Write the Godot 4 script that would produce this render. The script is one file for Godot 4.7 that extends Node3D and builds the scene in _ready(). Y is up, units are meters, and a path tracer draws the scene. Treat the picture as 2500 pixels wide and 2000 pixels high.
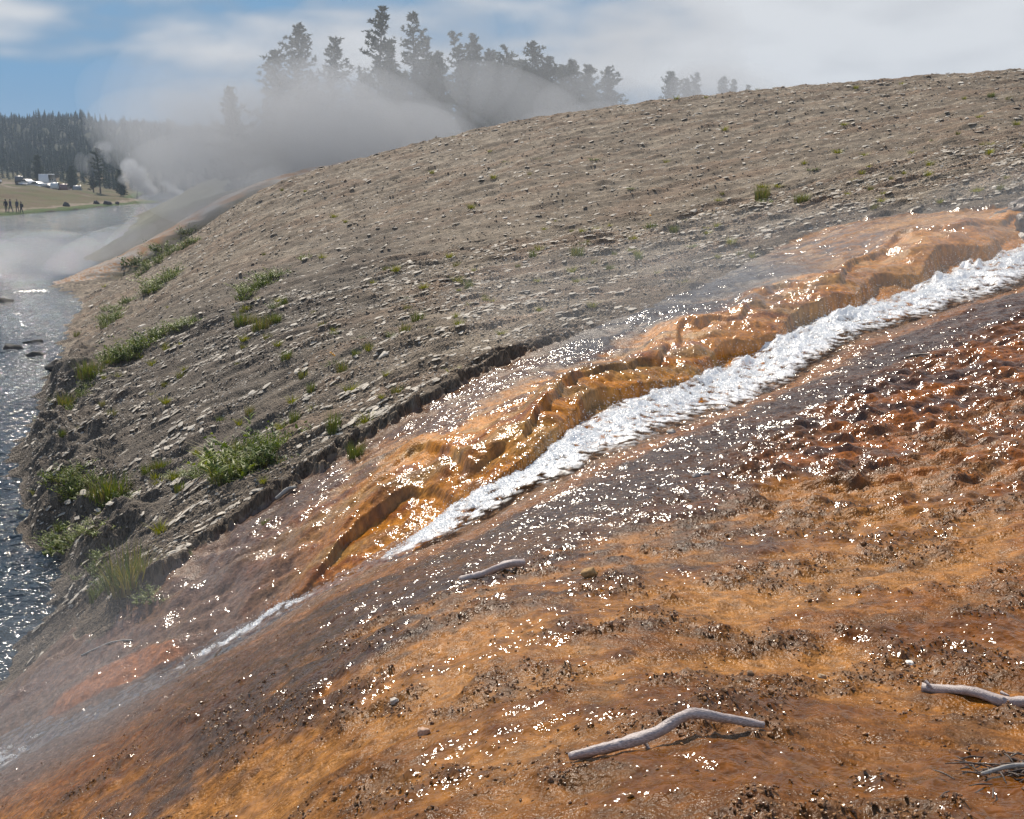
extends Node3D
# A hot spring's runoff crossing an orange slope of mineral crust, a dry gravel dome behind it, a river to the left. Metres, y up, river level 0.

const CONTROL := [0.00, 4.01, -3.20, 0.00, 3.95, -3.70, 0.00, 3.73, -4.80, 0.00, 3.41, -7.00, 0.00, 3.15, -9.30, 0.00, 3.17, -10.60, 0.00, 3.33, -12.50, 0.00, 3.37, -15.00, 0.00, 3.66, -23.00, 0.00, 4.92, -36.00, 0.00, 6.21, -44.00, 0.00, 8.03, -54.00, 1.34, 4.20, -2.90, 1.98, 3.91, -4.40, 2.56, 3.85, -5.80, 3.30, 3.79, -7.60, 4.19, 3.91, -9.80, 5.48, 4.20, -13.00, 7.08, 4.58, -17.00, 8.07, 5.07, -19.50, 9.85, 5.70, -24.00, 12.22, 6.67, -30.00, 15.37, 8.14, -38.00, 18.92, 9.73, -47.00, 0.67, 4.14, -3.00, 0.93, 3.87, -4.30, 1.35, 3.63, -6.40, 1.84, 3.59, -8.90, 2.68, 3.68, -13.20, 3.02, 3.92, -15.00, 4.19, 4.24, -21.00, 5.91, 5.10, -30.00, 7.80, 6.89, -40.00, 9.66, 9.02, -50.00, -1.13, 2.55, -10.20, -2.20, 1.97, -10.00, -3.10, 1.43, -9.90, -4.10, 0.97, -9.90, -4.88, 0.56, -9.80, -3.63, 1.53, -7.20, -2.22, 2.40, -5.80, -1.21, 3.14, -4.60, -0.53, 3.67, -3.75, -2.87, 1.91, -7.60, -1.57, 2.85, -6.10, -1.98, 2.47, -7.80, -0.78, 3.42, -5.70, -1.07, 2.91, -7.90, -4.60, 1.33, -12.60, -3.77, 1.64, -13.20, -4.25, 1.64, -15.00, -4.10, 1.77, -16.80, -7.52, 0.41, -18.00, -8.49, 0.88, -24.00, -10.84, 1.14, -31.00, -7.26, 1.87, -26.30, -4.41, 2.58, -21.80, -2.45, 3.02, -19.00, -9.82, 2.34, -36.00, -6.20, 2.85, -31.00, -3.50, 3.20, -27.50, -4.91, 4.13, -39.00, -8.90, 3.85, -45.00, -4.11, 5.42, -46.00, -7.82, 6.27, -55.00, -12.01, 5.12, -57.00, -15.25, 3.06, -56.50, -17.94, 1.30, -55.00, -6.01, 0.00, -12.22, -6.16, 0.00, -13.25, -6.27, 0.00, -14.16, -6.61, 0.00, -15.68, -7.12, 0.00, -16.75, -8.33, 0.00, -18.39, -9.08, 0.00, -19.84, -9.69, 0.00, -21.22, -10.45, 0.00, -22.79, -11.08, 0.00, -24.99, -11.84, 0.00, -27.63, -13.89, 0.00, -34.18, -15.48, 0.00, -38.24, -17.54, 0.00, -44.55, -19.55, 0.00, -51.26, -21.45, 0.00, -55.03, -23.86, 0.00, -58.55, -9.01, -1.00, -11.62, -9.27, -1.00, -13.56, -10.12, -1.00, -16.15, -12.08, -1.00, -19.24, -13.45, -1.00, -22.19, -14.84, -1.00, -27.03, -18.48, -1.00, -37.64, -22.55, -1.00, -50.66, -26.86, -1.00, -57.95, -18.01, -1.30, -12.22, -18.61, -1.30, -15.68, -21.08, -1.30, -19.84, -23.08, -1.30, -24.99, -27.48, -1.30, -38.24, -33.45, -1.30, -55.03, -15.24, 5.24, -70.00, -16.79, 4.38, -68.00, -19.26, 3.03, -67.00, -21.11, 1.92, -65.00, -22.82, 0.91, -63.00, -24.40, 3.02, -80.00, -27.39, 1.46, -80.00, -30.24, 4.54, -110.00, -25.48, 5.46, -110.00, -44.01, 2.54, -150.00, -39.10, 3.85, -150.00, -24.14, 0.00, -65.51, -32.14, -1.20, -63.51, -31.00, 0.00, -88.94, -39.00, -1.20, -86.94, -39.83, 0.00, -118.39, -47.83, -1.20, -116.39, -50.02, 0.00, -153.96, -58.02, -1.20, -151.96, -55.03, 0.00, -176.37, -63.03, -1.20, -174.37, -64.69, 0.00, -216.85, -72.69, -1.20, -214.85, -79.46, 0.00, -272.24, -87.46, -1.20, -270.24, -24.90, 0.00, -66.00, -30.90, -1.20, -66.00, -40.90, -1.80, -66.00, -26.80, 0.00, -75.00, -32.80, -1.20, -75.00, -42.80, -1.80, -75.00, -29.20, 0.00, -84.00, -35.20, -1.20, -84.00, -45.20, -1.80, -84.00, -33.60, 0.00, -98.00, -39.60, -1.20, -98.00, -49.60, -1.80, -98.00, -35.60, 0.00, -105.00, -41.60, -1.20, -105.00, -51.60, -1.80, -105.00, -37.80, 0.00, -112.00, -43.80, -1.20, -112.00, -53.80, -1.80, -112.00, -42.40, 0.00, -128.00, -48.40, -1.20, -128.00, -58.40, -1.80, -128.00, -44.40, 0.00, -135.00, -50.40, -1.20, -135.00, -60.40, -1.80, -135.00, -47.40, 0.00, -145.00, -53.40, -1.20, -145.00, -63.40, -1.80, -145.00, -52.50, 0.00, -165.00, -58.50, -1.20, -165.00, -68.50, -1.80, -165.00, 0.00, 8.10, -66.00, 9.70, 9.30, -64.00, 19.00, 9.90, -62.00, 30.00, 10.30, -52.00, -8.00, 6.30, -66.00, 0.00, 7.50, -85.00, 20.00, 8.80, -90.00, -10.00, 6.00, -85.00, 0.00, 6.50, -130.00, 30.00, 7.50, -130.00, -20.00, 5.80, -130.00, 3.00, 4.35, -1.00, 0.00, 4.10, -1.00, -2.00, 3.00, -2.00, -4.20, 1.60, -4.00, 6.00, 4.60, -5.00, 9.00, 4.90, -10.00, 13.00, 5.60, -18.00, 20.00, 7.50, -28.00, 28.00, 9.20, -38.00, -7.00, 0.00, -9.50, -7.50, -0.30, -7.00, -9.50, -1.00, -9.00, -6.40, 0.30, -5.00, -16.60, 1.90, -61.00, -12.95, 4.20, -61.50, -19.30, 0.35, -59.30, -9.50, 5.50, -62.00]
# shoreline of the near bank (x by z) and the stream's middle line: x, z, half width, height of the white water
const STREAM := [[14.0, -21.5, 1.0, 0.12], [10.0, -19.2, 0.8, 0.12], [8.3, -17.7, 0.7, 0.2], [7.6, -17.1, 0.85, 0.34], [6.9, -16.7, 0.95, 0.42], [6.2, -16.2, 0.9, 0.38], [5.6, -15.6, 0.85, 0.3], [4.3, -14.8, 0.75, 0.27], [3.4, -13.8, 0.8, 0.26], [2.6, -13.0, 0.9, 0.27], [1.85, -12.2, 0.95, 0.28], [1.08, -11.4, 0.8, 0.25], [0.47, -10.7, 0.6, 0.2], [-0.52, -10.1, 0.42, 0.14], [-1.1, -9.95, 0.14, 0.05], [-1.3, -9.95, 0.05, 0.0], [-1.9, -10.0, 0.04, 0.0], [-2.05, -10.0, 0.14, 0.09], [-2.4, -10.03, 0.17, 0.1], [-2.72, -10.05, 0.09, 0.05], [-2.85, -10.05, 0.1, 0.06], [-3.15, -9.95, 0.06, 0.03], [-3.4, -9.9, 0.02, 0.0], [-4.2, -9.85, 0.02, 0.0], [-4.6, -9.8, 0.2, 0.03], [-5.0, -9.7, 0.4, 0.06], [-6.0, -9.6, 0.6, 0.1], [-7.4, -9.4, 0.8, 0.1]]
const WET_EDGE := [[-8.0, -12.0], [-6.0, -12.2], [-5.4, -12.0], [-4.45, -11.5], [-4.0, -11.95], [-3.4, -12.8], [-2.77, -13.3], [-1.8, -13.75], [-0.8, -14.7], [0.1, -15.4], [0.9, -15.95], [2.25, -17.6], [4.2, -20.6], [5.26, -22.0], [6.3, -22.8], [7.6, -22.3], [8.95, -20.6], [14.0, -22.0]]

var names := {}
var soft: FastNoiseLite
var calm: FastNoiseLite
var fine: FastNoiseLite
var streak: FastNoiseLite
var ridge: FastNoiseLite
var grid := PackedFloat32Array()
const GX := -70.0
const GZ := -160.0
const GS := 0.8
const GW := 140
const GH := 204
var t_stream := PackedFloat32Array()
var t_width := PackedFloat32Array()
var t_foam := PackedFloat32Array()
var t_wet := PackedFloat32Array()
const TX := -30.0
const TS := 0.05
const TN := 1200
var seen_color := Color()
var seen_wet := 0.0
var seen_class := 0
var mats := {}


# ---------- naming ----------
func numbered(called: String) -> String:
	var n: int = names.get(called, 0)
	names[called] = n + 1
	return called if n == 0 else "%s_%03d" % [called, n]


func tag(o: Node, label := "", category := "", group := "", kind := "") -> Node:
	for pair in [["label", label], ["category", category], ["group", group], ["kind", kind]]:
		if pair[1] != "":
			o.set_meta(pair[0], pair[1])
	return o


func thing(called: String, at: Vector3, label := "", category := "", group := "") -> Node3D:
	var o := Node3D.new()
	o.name = numbered(called)
	add_child(o)
	o.position = at
	tag(o, label, category, group)
	return o


func part(called: String, mesh: Mesh, material: Material, parent: Node, at := Vector3.ZERO) -> MeshInstance3D:
	var o := MeshInstance3D.new()
	o.name = called if parent != self else numbered(called)
	o.mesh = mesh
	o.material_override = material
	o.position = at
	parent.add_child(o, true)
	return o


# ---------- materials ----------
func noise(kind: int, frequency: float, seeded: int, octaves := 4) -> FastNoiseLite:
	var n := FastNoiseLite.new()
	n.noise_type = kind as FastNoiseLite.NoiseType
	n.frequency = frequency
	n.seed = seeded
	n.fractal_octaves = octaves
	n.fractal_type = FastNoiseLite.FRACTAL_FBM if octaves > 1 else FastNoiseLite.FRACTAL_NONE
	return n


func grain(size: int, frequency: float, seeded: int, octaves: int, low: float, high: float, kind := FastNoiseLite.TYPE_SIMPLEX_SMOOTH) -> ImageTexture:
	var im := noise(kind, frequency, seeded, octaves).get_seamless_image(size, size)
	im.convert(Image.FORMAT_L8)
	var d := im.get_data()
	for k in d.size():
		d[k] = int(255.0 * lerpf(low, high, d[k] / 255.0))
	return ImageTexture.create_from_image(Image.create_from_data(size, size, false, Image.FORMAT_L8, d))


func mat(called: String, color: Color, rough := 0.8, specular := 0.5) -> StandardMaterial3D:
	var m := StandardMaterial3D.new()
	m.resource_name = called
	m.albedo_color = color.linear_to_srgb()
	m.roughness = rough
	m.metallic_specular = specular
	mats[called] = m
	return m


func tinted(called: String, rough := 0.8, specular := 0.5) -> StandardMaterial3D:
	var m := mat(called, Color(1, 1, 1), rough, specular)
	m.vertex_color_use_as_albedo = true
	return m


func rnd(seeded: int) -> RandomNumberGenerator:
	var r := RandomNumberGenerator.new()
	r.seed = seeded
	return r


func mesh_of(v: PackedVector3Array, n: PackedVector3Array, i: PackedInt32Array, c := PackedColorArray(), uv := PackedVector2Array()) -> ArrayMesh:
	var a := []
	a.resize(Mesh.ARRAY_MAX)
	a[Mesh.ARRAY_VERTEX] = v
	if n.size():
		a[Mesh.ARRAY_NORMAL] = n
	if c.size():
		a[Mesh.ARRAY_COLOR] = c
	if uv.size():
		a[Mesh.ARRAY_TEX_UV] = uv
	a[Mesh.ARRAY_INDEX] = i
	var m := ArrayMesh.new()
	m.add_surface_from_arrays(Mesh.PRIMITIVE_TRIANGLES, a)
	return m


# ---------- the lie of the land ----------
func table(points: Array, column: int) -> PackedFloat32Array:
	var p := points.duplicate()
	if p[0][0] > p[-1][0]:
		p.reverse()
	var t := PackedFloat32Array()
	t.resize(TN)
	var k := 0
	for n in TN:
		var x := TX + n * TS
		while k < p.size() - 2 and x > p[k + 1][0]:
			k += 1
		var f := clampf((x - p[k][0]) / (p[k + 1][0] - p[k][0]), 0.0, 1.0)
		t[n] = lerpf(p[k][column], p[k + 1][column], f)
	for again in 2:
		var s := t.duplicate()
		for n in range(2, TN - 2):
			s[n] = (t[n - 2] + t[n - 1] + t[n] + t[n + 1] + t[n + 2]) / 5.0
		t = s
	return t


func look(t: PackedFloat32Array, x: float) -> float:
	var p := clampf((x - TX) / TS, 0.0, TN - 1.001)
	var k := int(p)
	return t[k] + (t[k + 1] - t[k]) * (p - k)


func survey() -> void:
	# a smooth surface through the surveyed points (thin plate), laid out on a grid
	var n := CONTROL.size() / 3
	var px := PackedFloat64Array()
	var pz := PackedFloat64Array()
	for k in n:
		px.append(CONTROL[k * 3] / 10.0)
		pz.append(CONTROL[k * 3 + 2] / 10.0)
	var size := n + 3
	var m: Array[PackedFloat64Array] = []
	for r in size:
		var row := PackedFloat64Array()
		row.resize(size + 1)
		if r < n:
			for c in n:
				var d := (px[r] - px[c]) ** 2 + (pz[r] - pz[c]) ** 2
				row[c] = 0.5 * d * log(maxf(d, 1e-12))
			row[r] += 2e-4
			row[n] = 1.0
			row[n + 1] = px[r]
			row[n + 2] = pz[r]
			row[size] = CONTROL[r * 3 + 1]
		else:
			for c in n:
				row[c] = [1.0, px[c], pz[c]][r - n]
		m.append(row)
	for c in size:
		var best := c
		for r in range(c + 1, size):
			if absf(m[r][c]) > absf(m[best][c]):
				best = r
		var swap := m[c]
		m[c] = m[best]
		m[best] = swap
		var lead := m[c]
		for r in range(c + 1, size):
			var row := m[r]
			var f := row[c] / lead[c]
			if f != 0.0:
				for k in range(c, size + 1):
					row[k] -= f * lead[k]
			m[r] = row
	var w := PackedFloat64Array()
	w.resize(size)
	for r in range(size - 1, -1, -1):
		var row := m[r]
		var sum := row[size]
		for k in range(r + 1, size):
			sum -= row[k] * w[k]
		w[r] = sum / row[r]
	grid.resize(GW * GH)
	for j in GH:
		var z := (GZ + j * GS) / 10.0
		for i in GW:
			var x := (GX + i * GS) / 10.0
			var sum := w[n] + w[n + 1] * x + w[n + 2] * z
			for k in n:
				var d := (x - px[k]) * (x - px[k]) + (z - pz[k]) * (z - pz[k]) + 1e-12
				sum += w[k] * 0.5 * d * log(d)
			grid[j * GW + i] = sum


func cubic(a: float, b: float, c: float, d: float, t: float) -> float:
	return b + 0.5 * t * (c - a + t * (2.0 * a - 5.0 * b + 4.0 * c - d + t * (3.0 * (b - c) + d - a)))


func base(x: float, z: float) -> float:
	var u := clampf((x - GX) / GS, 1.0, GW - 2.01)
	var v := clampf((z - GZ) / GS, 1.0, GH - 2.01)
	var i := int(u)
	var j := int(v)
	var f := u - i
	var g := v - j
	var o := (j - 1) * GW + i
	var a := cubic(grid[o - 1], grid[o], grid[o + 1], grid[o + 2], f)
	o += GW
	var b := cubic(grid[o - 1], grid[o], grid[o + 1], grid[o + 2], f)
	o += GW
	var c := cubic(grid[o - 1], grid[o], grid[o + 1], grid[o + 2], f)
	o += GW
	var d := cubic(grid[o - 1], grid[o], grid[o + 1], grid[o + 2], f)
	return cubic(a, b, c, d, g)


func ground(x: float, z: float, coloured := false) -> float:
	var h := base(x, z)
	var b := soft.get_noise_2d(x * 0.55, z * 0.55)        # metres wide
	var s := streak.get_noise_2d(x * 0.28 + z * 0.1, z * 1.5)   # beds lying along the slope
	if z < -58.0 or (x < -12.5 and z < -34.0):
		return far_ground(x, z, h, b, s, coloured)
	var a := soft.get_noise_2d(x * 3.1 + 40.0, z * 3.1)   # hand wide
	var edge := look(t_wet, x) + a * 0.35 + b * 0.5
	var side := z - edge                                  # positive on the wet side
	var wet := clampf(side / 0.12 + 0.5, 0.0, 1.0) if z > -26.0 and x < 15.0 else 0.0
	var f := fine.get_noise_2d(x * 9.0, z * 9.0)
	var lift := 0.0
	var bank := smoothstep(0.02, 0.22, h) * (1.0 - smoothstep(0.35, 1.3, h)) * (1.0 - smoothstep(-16.0, -13.0, z))
	lift += bank * (0.22 + 0.5 * b + 0.10 * a)
	var d := (z - look(t_stream, x)) * 0.8
	if wet < 1.0:
		# dry gravel: beds, small ledges, clods
		var step := ridge.get_noise_2d(x * 0.45, z * 2.2)
		lift += (b * 0.09 + s * 0.11 + maxf(0.0, step - 0.1) * 0.12 + a * 0.016 + f * 0.011) * (1.0 - wet)
		lift += 0.15 * (1.0 - smoothstep(-0.18, 0.06, side)) * smoothstep(-1.0, -0.2, side) * (1.0 - smoothstep(0.3, 1.6, x)) * smoothstep(-4.6, -3.6, x)
	var mask := 0.0
	if wet > 0.0:
		var w2 := look(t_width, x)
		var lump := ridge.get_noise_2d(x * 2.2 + 9.0, z * 3.4)
		mask = smoothstep(0.02, 0.3, soft.get_noise_2d(x * 1.1 - 20.0, z * 1.6) + a * 0.4)      # where loose crust lies on the mat
		if d < 2.6:
			mask *= 0.25
		var r := fine.get_noise_2d(x * 26.0, z * 34.0)
		lift += wet * (b * 0.05 + a * 0.028 + s * 0.02 + f * 0.006)
		lift += wet * mask * (maxf(0.0, lump) * 0.03 + absf(f) * 0.018 + r * 0.008)
		lift += wet * r * (0.0035 + 0.003 * smoothstep(1.8, 2.6, -d))
		if d > 2.0:
			# domed lumps of orange mat up the slope to the right
			var up := smoothstep(1.2, 2.6, x) * smoothstep(-6.0, -8.0, z) * smoothstep(1.8, 2.4, d)
			lift += up * (absf(soft.get_noise_2d(x * 1.0 + 5.0, z * 1.9)) * 0.13 + absf(soft.get_noise_2d(x * 2.4, z * 4.4)) * 0.055)
		lift -= (0.10 + 0.16 * minf(1.0, w2)) * exp(-(d / (0.25 + w2)) ** 2)
		# shelves of crust stepping down to the water on the far side
		if d < -0.15:
			# a scalloped lip of crust stands over the water, its face towards the stream
			var scallop := calm.get_noise_2d(x * 0.62 + 60.0, z * 0.15) * 0.85 + calm.get_noise_2d(x * 1.9, z * 0.4 + 9.0) * 0.16
			var lip := 0.42 + w2 * 0.45 + scallop * 0.7
			var tall := (0.16 + 0.26 * maxf(0.0, calm.get_noise_2d(x * 0.5 + 21.0, 7.0) + 0.25)) * smoothstep(-3.4, -1.6, x) * lerpf(0.45, 1.0, smoothstep(-1.2, 0.8, x)) * (1.0 - smoothstep(7.0, 8.5, x))
			var past := -d - lip
			lift += tall * smoothstep(-0.05, 0.04, past) * (1.0 - smoothstep(0.15, 1.5, past) * 0.8) * wet
			# rounded swells and a second low step farther back
			lift += wet * smoothstep(0.0, 0.3, past) * (1.0 - smoothstep(0.8, 1.8, past)) * (absf(calm.get_noise_2d(x * 0.9, z * 1.6 + 31.0)) * 0.10)
			var past2 := past - 0.75 - scallop * 0.5
			lift += wet * 0.09 * smoothstep(-0.06, 0.04, past2) * (1.0 - smoothstep(0.1, 1.0, past2)) * smoothstep(-2.4, -0.4, x)
	h += lift
	if coloured:
		if wet > 0.5:
			seen_color = wet_color(x, z, d, a, b, f, s, mask)
			# water runs over the bed near the stream and in braids across the mat, the rest is only damp
			var braid := streak.get_noise_2d(x * 0.5 + 13.0, z * 1.3 + 4.0) * 1.3 + b * 0.5
			seen_class = 2 if (d < 3.0 + n_edge(x) + b * 1.2 and (d > -1.3 or b + a * 0.5 > 0.02)) or braid > 0.16 else 1
		else:
			seen_class = 0
			seen_color = dry_color(x, z, side, a, b, f, s)
		seen_wet = wet
	return h


func n_edge(x: float) -> float:
	return smoothstep(1.5, 4.0, x) * 1.2


func dry_color(x: float, z: float, side: float, a: float, b: float, f: float, s: float) -> Color:
	var c := Color(0.46, 0.375, 0.275).lerp(Color(0.28, 0.215, 0.15), clampf(0.5 + b * 0.7 + s * 2.0, 0.0, 1.0))
	c = c.lerp(Color(0.36, 0.235, 0.15), clampf(streak.get_noise_2d(x * 0.2 + 50.0, z * 0.5) * 1.5, 0.0, 0.6))
	# old grey crust on the flank above the river
	var low := smoothstep(-0.5, -5.0, x + b * 2.5 + s * 1.5) * smoothstep(-44.0, -27.0, z + s * 4.0)
	c = c.lerp(Color(0.175, 0.145, 0.115), low * 0.85)
	# damp strip beside the runoff
	c = c.lerp(Color(0.165, 0.12, 0.08), smoothstep(-2.6, -0.3, side + a * 0.8) * 0.75)
	return c * (1.0 + f * 0.5 + a * 0.3)


func wet_color(x: float, z: float, d: float, a: float, b: float, f: float, s: float, mask: float) -> Color:
	var c := Color(0.45, 0.175, 0.024)
	var n := a * 0.6 + b * 0.8 + s * 0.5
	if d > 0.0:
		c = c.lerp(Color(0.31, 0.105, 0.011), clampf(0.5 + n * 1.6, 0.0, 1.0))
		# smooth pale ochre mat between the film and the brown
		c = c.lerp(Color(0.48, 0.21, 0.045), smoothstep(3.2, 4.0, d + n) * (1.0 - smoothstep(4.8, 6.2, d + n)) * clampf(0.75 - n, 0.0, 0.9))
		# brown mat near the viewer, deepest to the right
		var brown := smoothstep(-5.6, -3.4, z + n * 1.4) * smoothstep(-2.2, 0.6, x + n)
		c = c.lerp(Color(0.20, 0.070, 0.008), brown * 0.9)
		c = c.lerp(Color(0.17, 0.075, 0.02), smoothstep(0.12, 0.5, soft.get_noise_2d(x * 1.7 + 7.0, z * 2.3)) * 0.7)
		# grey brown film under running water
		var film := smoothstep(0.75, 1.2, d + n * 0.5) * (1.0 - smoothstep(2.6, 4.0, d - n * 1.8 - smoothstep(1.0, 3.5, x) * 0.8))
		c = c.lerp(Color(0.10, 0.062, 0.042), film * (0.95 - 0.3 * clampf(s * 2.0, 0.0, 1.0)) * smoothstep(-3.6, -1.4, x))
		var up := smoothstep(1.4, 3.2, x + n) * smoothstep(2.0, 3.0, d) * smoothstep(-6.2, -8.0, z)
		c = c.lerp(Color(0.47, 0.155, 0.025), up * clampf(0.45 + s * 1.4 + a * 1.3, 0.0, 1.0))
		c = c.lerp(Color(0.15, 0.075, 0.045), up * clampf(-s * 2.0 - a * 1.2, 0.0, 0.8))
		if d < 1.2:
			c = c.lerp(Color(0.34, 0.2, 0.115), 1.0 - smoothstep(0.7, 1.2, d + n * 0.4))
			c = c.lerp(Color(0.5, 0.2, 0.05), smoothstep(0.35, 0.0, absf(d - 0.95 - s * 0.3)) * 0.6)
	else:
		c = Color(0.74, 0.28, 0.022).lerp(Color(0.40, 0.13, 0.022), clampf(0.4 + n * 2.2, 0.0, 1.0))
		c = c.lerp(Color(0.6, 0.36, 0.11), clampf(s * 1.6 + 0.1, 0.0, 0.6))
		var out := smoothstep(1.5, 2.6, -d + n * 1.1)
		c = c.lerp(Color(0.19, 0.115, 0.075), out * 0.9)
		c = c.lerp(Color(0.11, 0.085, 0.07), smoothstep(2.2, 3.2, -d + n) * smoothstep(0.0, 1.0, x) * (1.0 - smoothstep(5.0, 7.0, x)))
		c = c.lerp(Color(0.64, 0.28, 0.045), smoothstep(4.0, 6.0, x) * clampf(0.7 + s + a, 0.0, 1.0) * 0.85)
	# dull brown where the runoff spreads before the river, with one orange tongue
	var slow := smoothstep(-1.2, -3.0, x + n * 0.8) * (1.0 - smoothstep(1.7, 3.0, absf(d + 0.6)))
	c = c.lerp(Color(0.20, 0.135, 0.105), slow * 0.9)
	var tongue := (x + 3.9) / 0.8
	var across := (z + 10.35 + s * 0.25) / 0.22
	c = c.lerp(Color(0.55, 0.20, 0.06), smoothstep(1.0, 0.5, tongue * tongue + across * across) * 0.7)
	c = c.lerp(Color(0.13, 0.07, 0.035), mask * clampf(0.35 + f * 1.6, 0.0, 0.8))
	return c * (0.85 + f * 0.3)


func far_ground(x: float, z: float, h: float, b: float, s: float, coloured: bool) -> float:
	var side := 0.0
	h += b * 0.14 + s * 0.06
	if x >= -26.0 and z >= -75.0:
		h += fine.get_noise_2d(x * 3.0, z * 3.0) * 0.04
	if coloured:
		seen_wet = 0.0
		seen_class = 0
		var f := fine.get_noise_2d(x * 4.0, z * 4.0)
		if z > -59.5 - (x + 22.0) * 0.05:
			seen_color = dry_color(x, z, -9.0, f, b, f, s)
		else:
			# the second runoff: pale and orange crust in its gully, then dull grass beyond
			var middle := lerpf(-62.0, -71.5, smoothstep(-24.5, -15.0, x))
			side = absf(z - middle + s * 2.0) / 4.2
			seen_color = Color(0.165, 0.145, 0.07).lerp(Color(0.24, 0.20, 0.15), clampf(0.5 + s * 2.0 + b, 0.0, 1.0))
			if z < -78.0:
				seen_color = seen_color.lerp(Color(0.13, 0.145, 0.035), 0.6)
			var run := smoothstep(1.0, 0.6, side)
			seen_color = seen_color.lerp(Color(0.72, 0.36, 0.14).lerp(Color(0.86, 0.77, 0.68), clampf(0.5 + f * 2.0, 0.0, 1.0)), run)
	return h


func normal_at(x: float, z: float) -> Vector3:
	var e := 0.25
	return Vector3(base(x - e, z) - base(x + e, z), 2.0 * e, base(x, z - e) - base(x, z + e)).normalized()


# one belt of the slope between two distances; dry gravel, dull mat and running film come out as separate meshes
func belt(near: float, far: float, step: float, left: Callable, right: Callable) -> void:
	var rows := int((far - near) / step) + 2
	var vs: Array[PackedVector3Array] = [PackedVector3Array(), PackedVector3Array(), PackedVector3Array()]
	var ns: Array[PackedVector3Array] = [PackedVector3Array(), PackedVector3Array(), PackedVector3Array()]
	var cols: Array[PackedColorArray] = [PackedColorArray(), PackedColorArray(), PackedColorArray()]
	var us: Array[PackedVector2Array] = [PackedVector2Array(), PackedVector2Array(), PackedVector2Array()]
	var idx: Array[PackedInt32Array] = [PackedInt32Array(), PackedInt32Array(), PackedInt32Array()]
	var x0 := floorf(float(left.call(far + step)) / step) * step
	var x1 := float(right.call(far + step))
	var columns := int((x1 - x0) / step) + 1
	var hs: Array[PackedFloat32Array] = []
	var cs: Array[PackedColorArray] = []
	var ws: Array[PackedByteArray] = []
	var firsts := PackedInt32Array()
	var lasts := PackedInt32Array()
	for r in rows:
		var dist := near + r * step
		var first := maxi(0, int((float(left.call(dist + step)) - x0) / step) - 1)
		var last := mini(columns - 1, int((float(right.call(dist + step)) - x0) / step) + 1)
		var hr := PackedFloat32Array()
		hr.resize(columns)
		var cr := PackedColorArray()
		cr.resize(columns)
		var wr := PackedByteArray()
		wr.resize(columns)
		for i in range(first, last + 1):
			hr[i] = ground(x0 + i * step, -dist, true)
			cr[i] = seen_color
			wr[i] = seen_class
		hs.append(hr)
		cs.append(cr)
		ws.append(wr)
		firsts.append(first)
		lasts.append(last)
	var one := PackedInt32Array()
	one.resize(rows * columns)
	one.fill(-1)
	var maps: Array[PackedInt32Array] = [one, one.duplicate(), one.duplicate()]
	for r in range(0, rows - 1):
		var from := maxi(firsts[r], firsts[r + 1])
		var to := mini(lasts[r], lasts[r + 1])
		var ha := hs[r]
		var hb := hs[r + 1]
		for i in range(from, to):
			if ha[i] < -0.55 and hb[i + 1] < -0.55:
				continue
			var kind := ws[r][i]
			var ids := PackedInt32Array([0, 0, 0, 0])
			for k in 4:
				var rr := r + (k >> 1)
				var ii := i + (k & 1)
				var at := rr * columns + ii
				var id := maps[kind][at]
				if id < 0:
					var l := maxi(firsts[rr], ii - 1)
					var g := mini(lasts[rr], ii + 1)
					var u := maxi(0, rr - 1)
					var o := mini(rows - 1, rr + 1)
					if ii < firsts[u] or ii > lasts[u]:
						u = rr
					var n := Vector3(-(hs[rr][g] - hs[rr][l]) / (step * maxi(1, g - l)), 1.0, (hs[o][ii] - hs[u][ii]) / (step * maxi(1, o - u))).normalized()
					var p := Vector3(x0 + ii * step, hs[rr][ii], -(near + rr * step))
					id = vs[kind].size()
					vs[kind].append(p)
					ns[kind].append(n)
					cols[kind].append(cs[rr][ii])
					us[kind].append(Vector2(p.x, p.z))
					maps[kind][at] = id
				ids[k] = id
			idx[kind].append_array(PackedInt32Array([ids[0], ids[2], ids[1], ids[1], ids[2], ids[3]]))
	for kind in 3:
		if idx[kind].size():
			tag(part(["gravel_slope", "mineral_mat", "runoff_film"][kind], mesh_of(vs[kind], ns[kind], idx[kind], cols[kind], us[kind]), [mats.gravel, mats.mat, mats.wet][kind], self), "", "", "", "structure")


# ---------- water ----------
func wave(x: float, z: float) -> float:
	var rough := 0.5 + 0.5 * soft.get_noise_2d(x * 0.12 + 90.0, z * 0.12)
	var h := streak.get_noise_2d(z * 0.35, x * 0.9) * 0.05
	h += soft.get_noise_2d(x * 1.7, z * 1.1) * 0.07 * rough + fine.get_noise_2d(x * 3.0, z * 2.0) * 0.035 * rough
	return h


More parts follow.
